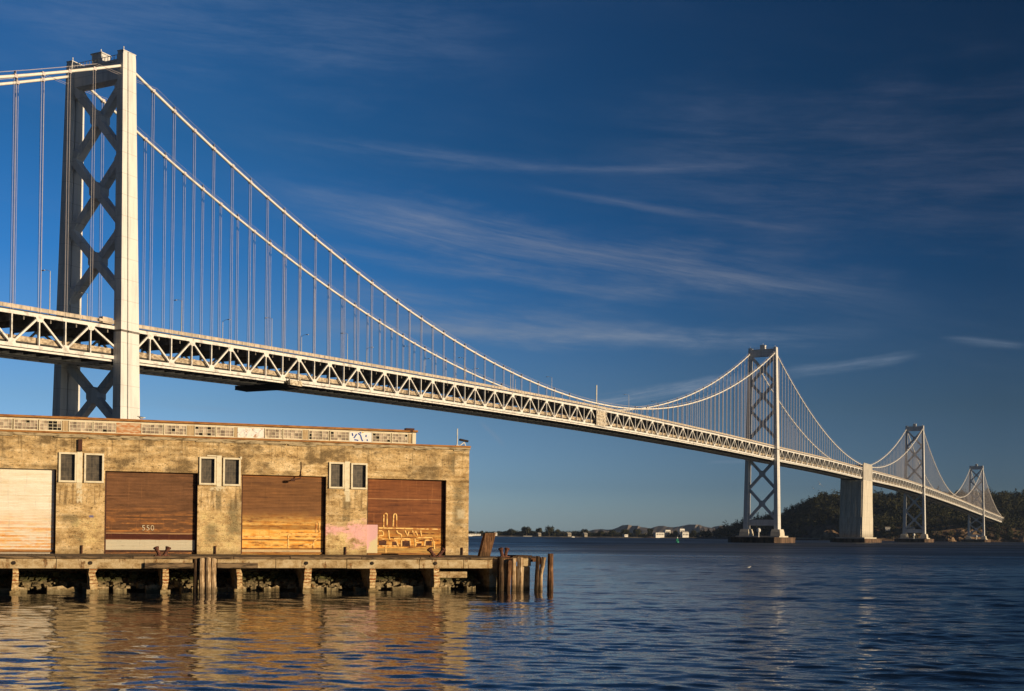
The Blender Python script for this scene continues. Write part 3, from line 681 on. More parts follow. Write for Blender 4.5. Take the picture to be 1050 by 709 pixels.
# local coordinates: x along the bridge, y = away from the camera's side (near truss y = -10), z up
PU = 9.144; U0 = -704 + .2 * PU; HB = 10.0
RK = [(-1060, 47.), (-900, 57.), (-743, 63.1), (-704, 64.4), (-640, 66.6), (-380, 73.2), (-137, 75.8), (0, 76.2), (180, 76.9), (354, 76.3), (593, 75.3), (702, 73.7), (1000, 67.3), (1339, 57.8), (1622, 50.4), (1800, 45.5)]
_x = np.array([p[0] for p in RK], float); _y = np.array([p[1] for p in RK], float)
_d = np.gradient(_y, _x)
def deck(u):
    i = int(np.clip(np.searchsorted(_x, u) - 1, 0, len(_x) - 2)); h = _x[i + 1] - _x[i]; t = (u - _x[i]) / h
    return float(_y[i] * (2 * t**3 - 3 * t**2 + 1) + _d[i] * h * (t**3 - 2 * t**2 + t) + _y[i + 1] * (3 * t**2 - 2 * t**3) + _d[i + 1] * h * (t**3 - t**2))
UE = 1676
K0, K1 = -38, int((UE - U0) / PU)
def uk(k): return U0 + PU * k if k >= 0 else -716.5 + PU * (k + 1)
TOWERS = [  # u, leg top, saddle, deck level of first bay, bays above, below
    (-704, 142.3, 139.0, [72.7, 92.6, 113.6, 134.6], [13.5, 33.5, 53.2], 'nearest tower of the bridge, rising behind the pier shed'),
    (0, 153.1, 149.6, [82.5, 104.5, 126., 146.5], [18.5, 42.5, 65.5], 'tall second tower of the bridge standing on its own pier in the bay'),
    (708, 149.3, 145.6, [80., 102., 123., 143.], [17., 40., 63.], 'third tower of the bridge, right of the concrete anchorage'),
    (1341, 131.4, 127.6, [64., 85., 105.5, 125.5], [13.5, 30., 46.5], 'smallest and farthest tower of the bridge, in front of the island')]
def leg_n(z, zt): return 10. + 2.5 * (1 - z / zt)
def leg_sec(sg, z, zt):
    q = 1 - z / zt; L = 5.1 + 3.6 * q; Wd = 2.2 + 1.1 * q; c = sg * leg_n(z, zt)
    # plan outline with a deep slot down the outer and inner faces
    h, e = L / 2, Wd / 2; s0, s1, dp = -L * .17, -L * .17 + .42 + .1 * q, .55
    pts = [(-h, -e), (s0, -e), (s0, -e + dp), (s1, -e + dp), (s1, -e), (h, -e), (h, e), (s1, e), (s1, e - dp), (s0, e - dp), (s0, e), (-h, e)]
    return [(x, c + y, z) for x, y in pts]
def tower(u, zt, zs, up, dn, label):
    t = empty('tower', (u, 0, 0), 0, parent=bridge); t['label'] = label
    zf = 10.2
    for sg in (-1, 1):
        mb = MB(); zz = [zf, 40, 70, 100, zt - 1.2]
        secs = [leg_sec(sg, z, zt) for z in zz]
        top = [(x * .94, y, zt) for x, y, z in leg_sec(sg, zt, zt)]
        mb.loft(secs + [top]); mb.build('leg', M['steel'], t)
        mb = MB(); c = sg * leg_n(0, zt)
        mb.loft([[(x * a, c + y * a, z) for x, y in ((-6.5, -3.6), (6.5, -3.6), (6.5, 3.6), (-6.5, 3.6))] for a, z in ((1.1, 4.4), (1., 8.5), (.86, zf + .4))])
        mb.build('leg_footing', M['footing'], t)
    def X(z0, z1, a=2.0):
        mb = MB(); y0, y1 = leg_n(z0, zt) - 1.0, leg_n(z1, zt) - 1.0
        for dx, (p, q) in ((-.6, ((-y0, z0), (y1, z1))), (.6, ((y0, z0), (-y1, z1)))):
            mb.bar((dx, p[0], p[1]), (dx, q[0], q[1]), a, 2.4, (1, 0, 0))
        zc = (z0 * y1 + z1 * y0) / (y0 + y1)
        mb.loft([[(x, math.cos(k * math.pi / 4 + .39) * 2.25, zc + math.sin(k * math.pi / 4 + .39) * 2.6) for k in range(8)] for x in (-1.86, 1.86)])
        for sg in (-1, 1):                          # gusset plates at the legs
            mb.loft([[(x, sg * (y0 - .1), z0 - 1.9), (x, sg * (y0 - .1), z0 + 3.2), (x, sg * (y0 - 2.6), z0 + 1.9)] for x in (-1.3, 1.3)])
            mb.loft([[(x, sg * (y1 - .1), z1 + 1.9), (x, sg * (y1 - .1), z1 - 3.2), (x, sg * (y1 - 2.6), z1 - 1.9)] for x in (-1.3, 1.3)])
        mb.build('cross_brace', M['steel'], t)
    for a in (up, dn):
        for z0, z1 in zip(a[:-1], a[1:]): X(z0, z1)
    mb = MB(); y = leg_n(zs, zt) - 1.; zb = up[-1]
    mb.box(-1.9, 1.9, -y, y, zb, zb + 5.2); mb.box(-2.2, 2.2, -y, y, zb + 5.21, zb + 5.7)
    for k in range(-7, 8): mb.bar((-2.1, k * 1.2, zb + 5.7), (-2.1, k * 1.2, zb + 6.9), .12, .12)
    mb.bar((-2.1, -y, zb + 6.9), (-2.1, y, zb + 6.9), .14, .14)
    mb.build('top_strut', M['steel'], t)
    mb = MB(); mb.box(-1.7, 1.7, -1.9, 1.9, zb + 5.72, zb + 8.6); mb.box(-2., 2., -2.2, 2.2, zb + 8.6, zb + 8.95); mb.tube([(0, 0, zb + 8.9), (0, 0, zb + 10.6)], .16, 6); mb.tube([(0, 1.5, zb + 8.9), (0, 1.5, zb + 9.9)], .2, 6)
    mb.build('beacon_house', M['steel'], t)
    for sg in (-1, 1):
        mb = MB(); mb.box(-2.6, 2.6, sg * 10 - 1.2, sg * 10 + 1.2, zt + .02, zt + .25); mb.tube([(-1.2, sg * 10, zt + .2), (-1.2, sg * 10, zt + 1.7)], .14, 6); mb.build('top_platform', M['steel'], t)
    mb = MB(); y = leg_n(deck(u) - 12, zt) - 1.; mb.box(-1.6, 1.6, -y, y, dn[-1] + .2, dn[-1] + 2.2); mb.build('deck_strut', M['steel'], t)
    mb = MB()
    for sg in (-1, 1):                              # band where the deck is pinned to the leg
        q = leg_sec(sg, deck(u) - 3.3, zt); 
        mb.loft([[(x * 1.03, sg * leg_n(deck(u) - 3.3, zt) + (yy - sg * leg_n(deck(u) - 3.3, zt)) * 1.12, z + dz) for x, yy, z in q] for dz in (0, .55)])
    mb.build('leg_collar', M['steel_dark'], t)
    mb = MB(); y = leg_n(dn[0], zt) - .9; mb.box(-2.4, 2.4, -y, y, dn[0] - 5, dn[0] - .4); mb.build('base_strut', M['steel'], t)
    mb = MB()
    mb.loft([[(x * a, y * b, z) for x, y in ((-26.4, -17), (-20, -21.3), (20, -21.3), (26.4, -17), (26.4, 17), (20, 21.3), (-20, 21.3), (-26.4, 17))] for a, b, z in ((1, 1, -3), (1, 1, 3.6), (1.015, 1.015, 3.62), (1.015, 1.015, 4.3), (.97, .97, 4.35))])
    mb.build('pier', M['piercap'], t)
    mb = MB(); mb.box(-13, 13, -17.5, 17.5, 4.36, 5.4); mb.build('pier_cap', M['footing'], t)
    mb = MB(); mb.tube([(-18, -2.5, 4.3), (-18, -2.5, 8.2)], .5, 8); mb.tube([(-18, -2.5, 8.2), (-18, -2.5, 9.4), (-18, -2.5, 10.6), (-18, -2.5, 11.4)], [1.2, 1.7, 1.5, .5], 10); mb.build('fog_signal', M['white'], t)
    return t
for t in TOWERS: tower(*t)

# centre anchorage
an = empty('centre_anchorage', (354, 0, 0), 0, parent=bridge); an['label'] = 'massive pale concrete anchorage block in mid bay'
zb = deck(354) - 12.6
mb = MB(); mb.loft([[(-28, -11.5, 4), (28, -11.5, 4), (28, 11.5, 4), (-28, 11.5, 4)], [(-27, -11.5, 26), (27, -11.5, 26), (27, 11.5, 26), (-27, 11.5, 26)], [(-26, -11.5, 26.05), (26, -11.5, 26.05), (26, 11.5, 26.05), (-26, 11.5, 26.05)], [(-23, -11.5, zb), (23, -11.5, zb), (23, 11.5, zb), (-23, 11.5, zb)]])
mb.build('block', M['anch'], an)
mb = MB()
for y in (-8.4, -2.8, 2.8, 8.4): mb.loft([[(a, y - 1.6, z), (a - .55, y - 1.6, z), (a - .55, y + 1.6, z), (a, y + 1.6, z)] for a, z in ((-28, 5.4), (-23, zb - 1))])
mb.build('buttress', M['anch'], an)
for sg in (-1, 1):
    mb = MB(); a, b = sorted((sg * 10.75, sg * 11.5))
    mb.loft([[(-x, a, z), (x, a, z), (x, b, z), (-x, b, z)] for x, z in ((23, zb + .01), (22.6, 78.6), (20.5, 81.2))])
    mb.build('side_wall', M['anch_up'], an)
mb = MB(); mb.box(-9, 9, -11.3, 11.3, 79, 80.2); mb.build('cable_housing', M['steel'], an)
mb = MB(); mb.loft([[(-38, -16, z), (-33, -19.5, z), (33, -19.5, z), (38, -16, z), (38, 16, z), (33, 19.5, z), (-33, 19.5, z), (-38, 16, z)] for z in (-3, 4)]); mb.build('pier', M['piercap'], an)
mb = MB(); mb.box(-31, 31, -14.5, 14.5, 4.02, 5.2); mb.build('pier_cap', M['footing'], an)

# main cables
def cab_left(u): s = -704 - u; return 139. - .43 * s + 5e-4 * s * s
def cab_m1(u): return 74.7 + 5.605e-4 * (u + 365.3) ** 2 if u > -365.3 else 74.7 + 64.3 / (704 - 365.3) ** 2 * (u + 365.3) ** 2
def cab_s(z0, z1, L, s, b=5.3e-4): m = (z0 - z1 + b * L * L) / L; return z0 - m * s + b * s * s
def cab_m2(u): return 68.4 + (145.6 - 68.4) / (1045 - 708) ** 2 * (u - 1045) ** 2 if u < 1045 else 68.4 + (127.6 - 68.4) / (1341 - 1045) ** 2 * (u - 1045) ** 2
def cable_z(u):
    if u < -704: return cab_left(u)
    if u < 0: return cab_m1(u)
    if u < 340: return cab_s(149.6, 78.6, 340, u)
    if u < 368: return 78.6
    if u < 708: return cab_s(145.6, 78.6, 340, 708 - u)
    if u < 1341: return cab_m2(u)
    return cab_s(127.6, 51., 300, u - 1341)
US = [-1040 + i * 12 for i in range(int((1641 + 1040) / 12) + 1)] + [1641]
US = sorted(set(US) | {-704, 0, 340, 368, 708, 1341})
US = [u for u in US if -990 <= u <= 1641]
for y in (-10, 10):
    mb = MB(); mb.tube([(u, y, cable_z(u)) for u in US], .42, 8); mb.build('main_cable', M['cable'], bridge, smooth=True)
    mb = MB()
    for dy in (-.55, .55):
        mb.tube([(u, y + dy, cable_z(u) + 1.35) for u in US if abs(u + 704) > 8], .035, 4)
    for k in range(-30, 78, 2):
        u = uk(k)
        if cable_z(u) > deck(u) + 2: mb.bar((u, y, cable_z(u) + .3), (u, y, cable_z(u) + 1.4), .09, .7, (0, 1, 0))
    mb.build('hand_rope', M['rope'], bridge)
# suspenders: four ropes each, looped over the cable
def susp_mb(mb, u, y, z0, z1):
    for du in (-.42, .42):
        for dy in (-.20, .20): mb.tube([(u + du, y + dy, z0), (u + du, y + dy, z1)], .055, 4, cap=False)
    mb.box(u - .5, u + .5, y - .5, y + .5, z1 - .48, z1 + .48)
cand = []
for k in range(K0 + 8, K1):
    u = uk(k)
    if u < -985 or u > 1630 or 325 < u < 385 or any(abs(u - t[0]) < 5 for t in TOWERS): continue
    for y in (-10, 10):
        z0, z1 = deck(u) - 1.4, cable_z(u)
        if z1 - z0 < 2.: continue
        w_ = BR(u, -y, 0); vis = abs(math.atan2(w_.x, w_.y)) < .40 and w_.y > 0
        cand.append(((z1 - z0) / w_.y if vis else -1, k, u, y, z0, z1))
cand.sort(reverse=True)
for sc, k, u, y, z0, z1 in cand[:100]:
    mb = MB(); susp_mb(mb, 0, 0, 0, z1 - z0); mb.build('suspender', M['rope'], bridge, (u, y, z0))
mb = MB()
for sc, k, u, y, z0, z1 in cand[100:]: susp_mb(mb, u, y, z0, z1)
tag(mb.build('far_suspenders', M['rope'], bridge), kind='stuff')
# stiffening trusses
for y in (-10, 10):
    mb = MB()
    for k in range(K0, K1):
        ua, ub = uk(k), uk(k + 1); ta, tb = deck(ua) - 2.1, deck(ub) - 2.1; ba, bb = ta - 8.5, tb - 8.5
        mb.bar((ua, y, ta), (ub, y, tb), .75, .95); mb.bar((ua, y, ba), (ub, y, bb), .85, .95)
        mb.bar((ua, y, ba + .45), (ua, y, ta - .45), .62, .42, (1, 0, 0))
        a, b = ((ua, y, ta - .3), (ub, y, bb + .3)) if k % 2 else ((ua, y, ba + .3), (ub, y, tb - .3))
        mb.bar(a, b, .56, .52)
        if k % 2: mb.loft([[(ua - 1.5, y + d, ta - .3), (ua + 1.5, y + d, ta - .3), (ua + .8, y + d, ta - 1.7), (ua - .8, y + d, ta - 1.7)] for d in (-.4, .4)])
        else: mb.loft([[(ua - 1.4, y + d, ba + .3), (ua - .8, y + d, ba + 1.6), (ua + .8, y + d, ba + 1.6), (ua + 1.4, y + d, ba + .3)] for d in (-.42, .42)])
    mb.build('stiffening_truss', M['steel_deck'], bridge)
# decks and floor beams
mu, ml, mf, mp_, mbr, mbot = MB(), MB(), MB(), MB(), MB(), MB()
for k in range(K0, K1):
    ua, ub = uk(k), uk(k + 1); za, zb_ = deck(ua), deck(ub)
    def slab(m, y0, y1, z0, z1):
        m.add([(ua, y0, za + z0), (ub, y0, zb_ + z0), (ub, y1, zb_ + z0), (ua, y1, za + z0), (ua, y0, za + z1), (ub, y0, zb_ + z1), (ub, y1, zb_ + z1), (ua, y1, za + z1)],
              [(3, 2, 1, 0), (4, 5, 6, 7), (0, 1, 5, 4), (2, 3, 7, 6)])
    slab(mu, -9.4, 9.4, -1.45, -1.15); slab(ml, -9.3, 9.3, -9.75, -9.4)
    for y in (-7, -3.5, 0, 3.5, 7):
        slab(mf, y - .22, y + .22, -2.4, -1.46); slab(mf, y - .22, y + .22, -10.6, -9.76)
    mf.box(ua - .25, ua + .25, -9.55, 9.55, za - 4.4, za - 2.42); mf.box(ua - .3, ua + .3, -9.5, 9.5, za - 11.5, za - 10.62)
    um = (ua + ub) / 2; zm = (za + zb_) / 2
    mf.box(um - .2, um + .2, -9.5, 9.5, zm - 3.6, zm - 2.42); mf.box(um - .2, um + .2, -9.5, 9.5, zm - 11.4, zm - 10.62)
    for yy in (-9.6, 9.3, 0.5): slab(mbot, yy, yy + .3, -11.75, -10.4)
    slab(mbot, 3.0, 6.0, -11.72, -11.55)
    for sg in (-1, 1):
        y0, y1 = sorted((sg * 9.75, sg * 10.2)); slab(mp_, y0, y1, -1.05, -.12)
        y0, y1 = sorted((sg * 9.7, sg * 10.28)); slab(mp_, y0, y1, -.118, 0)
        for q in (0, 1 / 3, 2 / 3):
            up_ = ua + (ub - ua) * q; zp = za + (zb_ - za) * q; y0, y1 = sorted((sg * 10.202, sg * 10.32)); mp_.box(up_ - .12, up_ + .12, y0, y1, zp - 1.1, zp - .12)
        y0, y1 = sorted((sg * 8.9, sg * 9.2)); slab(mbr, y0, y1, -9.399, -7.9)
    for q in (.25, .75):
        for yy in (9.0, -9.0): mbr.box(ua + PU * q - .5, ua + PU * q + .5, yy - .2, yy + .2, za - 7.9, za - 7.68) if (k * 7 + int(q * 4)) % 3 else None
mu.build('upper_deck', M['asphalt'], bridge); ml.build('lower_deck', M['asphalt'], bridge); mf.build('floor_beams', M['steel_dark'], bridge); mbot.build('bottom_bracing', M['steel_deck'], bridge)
mp_.build('parapet', M['parapet'], bridge); mbr.build('lower_barrier', M['barrier'], bridge)
mb = MB()
for y in (-8.2, 8.2): mb.tube([(uk(k), y, deck(uk(k)) - 8.6) for k in range(K0, K1)], .28, 6)
mb.build('service_pipe', M['barrier'], bridge)
mb = MB(); ue = uk(K1); mb.box(ue - .5, ue + 3, -11.4, 11.4, deck(ue) - 24, deck(ue) + .6); mb.build('end_pier', M['anch'], bridge)
mb = MB()
for u, n in ((-711, 0),): mb.box(-712.5, -708.6, -10.7, -9.2, deck(-711) - 1.2, deck(-711) + .5); mb.box(-714, -708.6, -10.9, -10.4, deck(-711) - .9, deck(-711) - .3)
mb.build('service_platform', M['parapet'], bridge)
# scaffolded stretch at midspan with its white pole
sc_ = empty('truss_scaffold', BR(-352.5, 10.9, deck(-352.5)), RBR, 'tan sheeted scaffold hung over the middle of the main span truss', 'scaffold')
mb = MB()
mb.box(-6.5, 6.5, -.42, -.36, -10.6, -2.6); mb.build('sheeting', M['net'], sc_)
mb = MB()
for i in range(8): mb.bar((-7 + 2 * i, -.6, -11), (-7 + 2 * i, -.6, -1.1), .16, .16)
for j in range(6): mb.bar((-7, -.6, -10.8 + 1.9 * j), (7, -.6, -10.8 + 1.9 * j), .16, .16)
mb.build('scaffold_frame', M['cable'], sc_)
e = empty('tall_white_pole', BR(-354, 9.0, deck(-354) - 1.15), RBR, 'tall plain white pole standing on the upper deck above the scaffold at midspan', 'pole')
mb = MB(); mb.tube([(0, 0, 0), (0, 0, 12.2)], .36, 8); mb.build('pole', M['white'], e); mb = MB(); mb.box(-.9, .9, -.9, .9, 0, .4); mb.build('base_plate', M['white'], e)
# traveller slung under the deck
tv = empty('maintenance_traveller', BR(-624, 0, deck(-624) - 11.0), RBR, 'dark maintenance gantry slung under the bridge deck', 'gantry')
mb = MB()
for x in (-3, 3):
    for z in (-2.1, -.9): mb.bar((x, -11.5, z), (x, 11.8, z), .3, .3)
    for i in range(13): y = -11.5 + i * 1.9; mb.bar((x, y, -2.1), (x, y + (.95 if i < 12 else 0), -.9), .18, .18); mb.bar((x, y, -.9), (x, y, -2.1), .16, .16)
mb.build('gantry_frame', M['hole'], tv)
mb = MB(); mb.box(-3, 3, -11.5, 11.8, -2.2, -2.05); mb.box(-3.05, -2.95, -11.5, 11.8, -2.0, -1.0); mb.build('work_floor', M['hole'], tv)
mb = MB(); mb.box(-3.4, 3.4, -12.3, -11.2, -1.4, .3); mb.bar((-3, -11.6, .3), (-3, -11.6, 2.), .3, .3); mb.bar((3, -11.6, .3), (3, -11.6, 2.), .3, .3); mb.build('end_carriage', M['net'], tv)
# lamp posts
def lamp(u, n, h, label, arm=1):
    z = deck(u) - 1.15
    e = empty('street_lamp', BR(u, n, z), RBR, label, 'street lamp', 'lamp posts along the upper deck')
    mb = MB(); mb.tube([(0, 0, 0), (0, 0, h)], [.15, .09], 6); d = 1 if n > 0 else -1
    mb.tube([(0, 0, h - .1), (0, d * 1.0, h + .35), (0, d * 2.2, h + .45)], .06, 5); mb.build('pole', M['lamp'], e)
    mb = MB(); mb.bar((0, d * 2.1, h + .42), (0, d * 3.1, h + .38), .42, .2); mb.build('lamp_head', M['lamp'], e)
P = 9.3
lamp(-730.5, P, 11.8, 'near-side lamp post, left one of the close pair left of the nearest tower')
lamp(-740, -P, 11.4, 'far-side lamp post, right one of the close pair left of the nearest tower')
lamp(-717, P, 7.6, 'lamp post framed between the two legs of the nearest tower')
for i, u in enumerate((-678.5, -634, -589, -545, -500, -456, -411)):
    o_ = ('first', 'second', 'third', 'fourth', 'fifth', 'sixth', 'seventh')[i]
    lamp(u, P, 10.8, 'near-side lamp post, %s to the right of the nearest tower on its parapet' % o_)
    lamp(u - 3, -P, 10.8, 'far-side lamp post, %s to the right of the nearest tower on its parapet' % o_)
for u, l in ((-308, 'first near-side lamp post right of the tall white pole at midspan'), (-264, 'second near-side lamp post right of the tall white pole at midspan')): lamp(u, P, 11, l)

# ------------------------------------------------------------------ foliage helpers
mf_, g = mat('evergreen_foliage'); P_ = g.coord()
a_ = g.noise(P_, .09, 4., .65); b_ = g.noise(P_, .5, 3., .6)
g.bsdf(g.mix(a_.step(.35, .65), g.mix(b_.step(.3, .7), (.014, .019, .010), (.025, .030, .013)), g.mix(b_.step(.3, .7), (.040, .042, .018), (.085, .074, .032))), .9, spec=.1)
M['leaf'] = mf_
M['trunk'] = simple('grey_brown_bark', (.05, .035, .025), (.12, .09, .065), 1., .9)
def leaf_cloud(rs, centers, radii, nper, size):
    """many small leaf clumps spread through ellipsoids; returns arrays of quads"""
    V = []
    for c, r in zip(centers, radii):
        d = rs.normal(size=(nper, 3)); d /= np.linalg.norm(d, axis=1)[:, None]
        p = np.array(c) + d * np.array(r) * (rs.uniform(.45, 1.05, (nper, 1)))
        u = rs.normal(size=(nper, 3)); u /= np.linalg.norm(u, axis=1)[:, None]
        v = np.cross(u, d + rs.normal(size=(nper, 3)) * .4); v /= np.linalg.norm(v, axis=1)[:, None] + 1e-6
        s = size * rs.uniform(.5, 1.1, (nper, 1))
        V.append(np.stack([p - u * s, p - v * s * .7, p + u * s, p + v * s * .7], 1))
    return np.concatenate(V).reshape(-1, 3)
def quads(name, V, m, parent=None, loc=(0, 0, 0)):
    n = len(V) // 4; me = bpy.data.meshes.new(name)
    me.vertices.add(len(V)); me.vertices.foreach_set('co', V.astype(np.float32).ravel())
    me.loops.add(4 * n); me.loops.foreach_set('vertex_index', np.arange(4 * n, dtype=np.int32))
    me.polygons.add(n); me.polygons.foreach_set('loop_start', np.arange(0, 4 * n, 4, dtype=np.int32))
    me.update(calc_edges=True); me.materials.append(m)
    o = bpy.data.objects.new(name, me); COL.objects.link(o); o.parent = parent; o.location = loc
    return o

# ------------------------------------------------------------------ island behind the bridge
def smooth(t): t = np.clip(t, 0, 1); return t * t * (3 - 2 * t)
SILX = np.array([380, 440, 470, 515, 560, 600, 637, 670, 700, 760, 830, 1000, 1100, 1300, 1600, 1900.])
SILZ = np.array([-8, 4, 16, 28, 38, 50, 70, 82, 84, 84, 88, 92, 92, 96, 92, 80.])
def shore(x): return np.interp(x, [400, 520, 600, 660, 760, 900, 1100, 1300, 1900], [2640, 2520, 2440, 2400, 2400, 2420, 2440, 2420, 2400])
rs = np.random.RandomState(4)
def ground_h(x, y):
    x, y = np.asarray(x, float), np.asarray(y, float)
    xs = x * 2720 / np.maximum(y, 2000.); crest = np.interp(xs, SILX, SILZ)
    t = (y - shore(x)) / 300.
    h = crest * (smooth(t) * .72 + .28 * smooth(t * 5.5)) * (1 - .55 * smooth((y - 2850) / 700.)) - 6 * (1 - smooth(t * 12 + .5))
    h += (np.sin(x * .045 + y * .021) * 3 + np.sin(x * .11 - y * .05 + 1.) * 1.6 + np.sin(x * .021 + 2 + y * .03) * 4) * smooth(t * 3)
    return h
nx, ny = 170, 90
gx, gy = np.meshgrid(np.linspace(370, 1950, nx), np.concatenate([np.linspace(2380, 2750, 60), np.linspace(2765, 3700, 30)]), indexing='ij')
gz = ground_h(gx, gy)
me = bpy.data.meshes.new('island_hill')
idx = lambda i, j: i * ny + j
me.from_pydata(np.stack([gx, gy, gz], -1).reshape(-1, 3).tolist(), [], [(idx(i, j), idx(i + 1, j), idx(i + 1, j + 1), idx(i, j + 1)) for i in range(nx - 1) for j in range(ny - 1)])
mi_, g = mat('brown_cliff_and_scrub'); P_ = g.coord(); x_, y_, z_ = g.xyz(P_)
a_ = g.noise(g.vec(x_, y_, z_ * .5), .06, 6., .7); b_ = g.noise(P_, .012, 3., .5)
g.bsdf(g.mix((z_ + (a_ - .5) * 26).step(26, 34), g.ramp(a_, [(.35, (.035, .025, .016)), (.5, (.10, .066, .042)), (.65, (.19, .13, .085))]), g.mix(a_.step(.4, .6), (.02, .02, .010), (.05, .04, .022))), .95, g.bump(a_, 4.), spec=.1)
me.materials.append(mi_)
isl = bpy.data.objects.new('island_hill', me); COL.objects.link(isl); tag(isl, 'brown island hillside behind the far bridge towers', 'hill', kind='structure')
# the wood that covers it (one mass): thinner over the cliffs
cs, rd = [], []
n = 0
while n < 3600:
    x = rs.uniform(415, 1330); y = shore(x) + rs.uniform(0, 1) ** 1.25 * 480 + 4
    h = float(ground_h(x, y)); xs = x * 2720 / y
    if h < 2.5: continue
    cliff = min(abs(xs - 672) / 30, abs(xs - 940) / 28)
    if h < 34 and cliff < 1 and rs.rand() < .85: continue
    if h < 5 and rs.rand() < .4: continue
    s = rs.uniform(.7, 1.35) * (1.25 if rs.rand() < .12 else 1)
    tl = 1.5 if rs.rand() < .22 else 1.
    cs.append((x, y, h + 5.5 * s * tl)); rd.append((5.2 * s / tl, 5.2 * s / tl, 7. * s * tl)); n += 1
V = leaf_cloud(rs, cs, rd, 62, 1.75)
o = quads('island_wood', V, M['leaf']); tag(o, 'dark evergreen wood covering the island behind the bridge', 'wood', kind='stuff')
# rock outcrops on its shore
mr_, g = mat('warm_brown_rock'); P_ = g.coord(); a_ = g.noise(P_, .16, 6., .7)
g.bsdf(g.ramp(a_, [(.35, (.06, .04, .026)), (.5, (.19, .125, .075)), (.66, (.34, .24, .155))]), .95, g.bump(a_, 3.), spec=.1)
def rock(x, y, rx, ry, rz, seed, label):
    r2 = np.random.RandomState(seed); mb = MB(); nu, nv = 18, 9; secs = []
    ph = r2.uniform(.78, 1.18, (nv, nu)); ph = (ph + np.roll(ph, 1, 1) + np.roll(ph, 1, 0)) / 3 * r2.uniform(.92, 1.08, (nv, nu))
    for j in range(nv):
        el = (j / (nv - 1)) * 1.45
        secs.append([(math.cos(2 * math.pi * i / nu) * rx * math.cos(el) * ph[j, i], math.sin(2 * math.pi * i / nu) * ry * math.cos(el) * ph[j, i], -2 + math.sin(el) * rz * ph[j, i]) for i in range(nu)])
    mb.loft(secs); o = mb.build('shore_rock', mr_, None, (x, y, 0)); return tag(o, label, 'rock', 'rock outcrops on the island shore')
rock(868, 2405, 28, 20, 24, 1, 'large domed brown rock on the island shore between the two farthest towers')
rock(832, 2400, 13, 10, 12, 2, 'small pale rock just left of the large domed shore rock')
rock(985, 2425, 17, 14, 15, 3, 'brown rock on the shore right of the farthest tower')
rock(612, 2426, 22, 16, 20, 4, 'low brown cliff knob on the shore left of the bridge anchorage')
rock(655, 2392, 34, 18, 27, 5, 'broad brown cliff just left of the bridge anchorage')
# road bench and small houses on the island
mb = MB()
for i in range(14): x = 525 + i * 9; mb.box(x, x + 8.4, 2447 - i * 2, 2449 - i * 2, ground_h(x, 2447 - i * 2) + 9, ground_h(x, 2447 - i * 2) + 10.2)
tag(mb.build('road_wall', M['anch_up'], None), 'pale line of a road wall along the island slope right of the second tower', 'wall')
def house(x, y, z, w_, d_, h_, label, cat='building', m=None, roof=True, nwin=3, rz=0., group=None, rm=None):
    e = empty('shore_building', (x, y, z), rz, label, cat, group)
    mb = MB(); mb.box(-w_ / 2, w_ / 2, -d_ / 2, d_ / 2, -4, h_); mb.build('wall', m or M['white'], e)
    if roof:
        mb = MB(); ov = .6; mb.loft([[(-w_ / 2 - ov, -d_ / 2 - ov, h_ + .01), (-w_ / 2 - ov, d_ / 2 + ov, h_ + .01), (-w_ / 2 - ov, 0, h_ + d_ * .28)], [(w_ / 2 + ov, -d_ / 2 - ov, h_ + .01), (w_ / 2 + ov, d_ / 2 + ov, h_ + .01), (w_ / 2 + ov, 0, h_ + d_ * .28)]]); mb.build('roof', rm or M['anch_up'], e)
    ww = w_ / (nwin * 2 + 1)
    for i in range(nwin):
        mb = MB(); x0 = -w_ / 2 + ww * (2 * i + 1); mb.box(x0, x0 + ww, -d_ / 2 - .15, -d_ / 2 - .002, h_ * .35, h_ * .75); mb.build('window', M['hole'], e)
    return e
house(720, 2420, float(ground_h(720, 2420)) + 14, 9, 5, 2.6, 'pale roofed hut in the island trees right of the bridge anchorage', nwin=3)
house(765, 2425, float(ground_h(765, 2425)) + 12, 16, 5, 2.4, 'long low hut in the island trees left of the third tower', nwin=4, m=M['anch_up'])

# ------------------------------------------------------------------ far flat shore, its trees and buildings
YS = 3500.
def px(x, Y): return (x - 525) / 1300 * Y
mb = MB(); n = 40; top = []
for j, (y, z) in enumerate(((YS - 8, -1), (YS, 1.6), (YS + 25, 2.6), (YS + 900, 3.5))): top.append([(-700 + 1450 * i / n, y + 14 * math.sin(i * 1.3), z) for i in range(n + 1)])
for a, b in zip(top[:-1], top[1:]):
    for i in range(n): mb.quad(a[i], a[i + 1], b[i + 1], b[i])
ms_, g = mat('flat_shore_ground'); a_ = g.noise(g.coord(), .05, 5., .6); g.bsdf(g.mix(a_.step(.4, .6), (.05, .045, .028), (.20, .17, .12)), .95)
tag(mb.build('flat_shore', ms_, None), 'low flat far shore across the bay', 'shore', kind='structure')
# merged line of planting behind the first row
cs, rd = [], []
for i in range(1300):
    x = rs.uniform(-640, 640); y = YS + rs.uniform(28, 200); d = .6 + .4 * math.sin(x * .013) + .25 * math.sin(x * .041 + 1)
    if rs.rand() > .5 + .45 * d: continue
    s = rs.uniform(.6, 1.15) * (.8 + .3 * d); cs.append((x, y, 3 + 6 * s)); rd.append((9.5 * s, 9 * s, 7.5 * s))
o = quads('shore_planting', leaf_cloud(rs, cs, rd, 60, 1.9), M['leaf']); tag(o, 'merged dark planting along the far flat shore', 'trees', kind='stuff')
tmesh = []
for v in range(4):
    r2 = np.random.RandomState(20 + v); c = [(0, 0, 8.6)] + [(r2.uniform(-5.5, 5.5), r2.uniform(-4, 4), r2.uniform(7, 11)) for _ in range(5)]
    tmesh.append(leaf_cloud(r2, c, [(8.2, 7, 6.0)] + [(r2.uniform(3, 5.5),) * 3 for _ in range(5)], 130, 1.3))
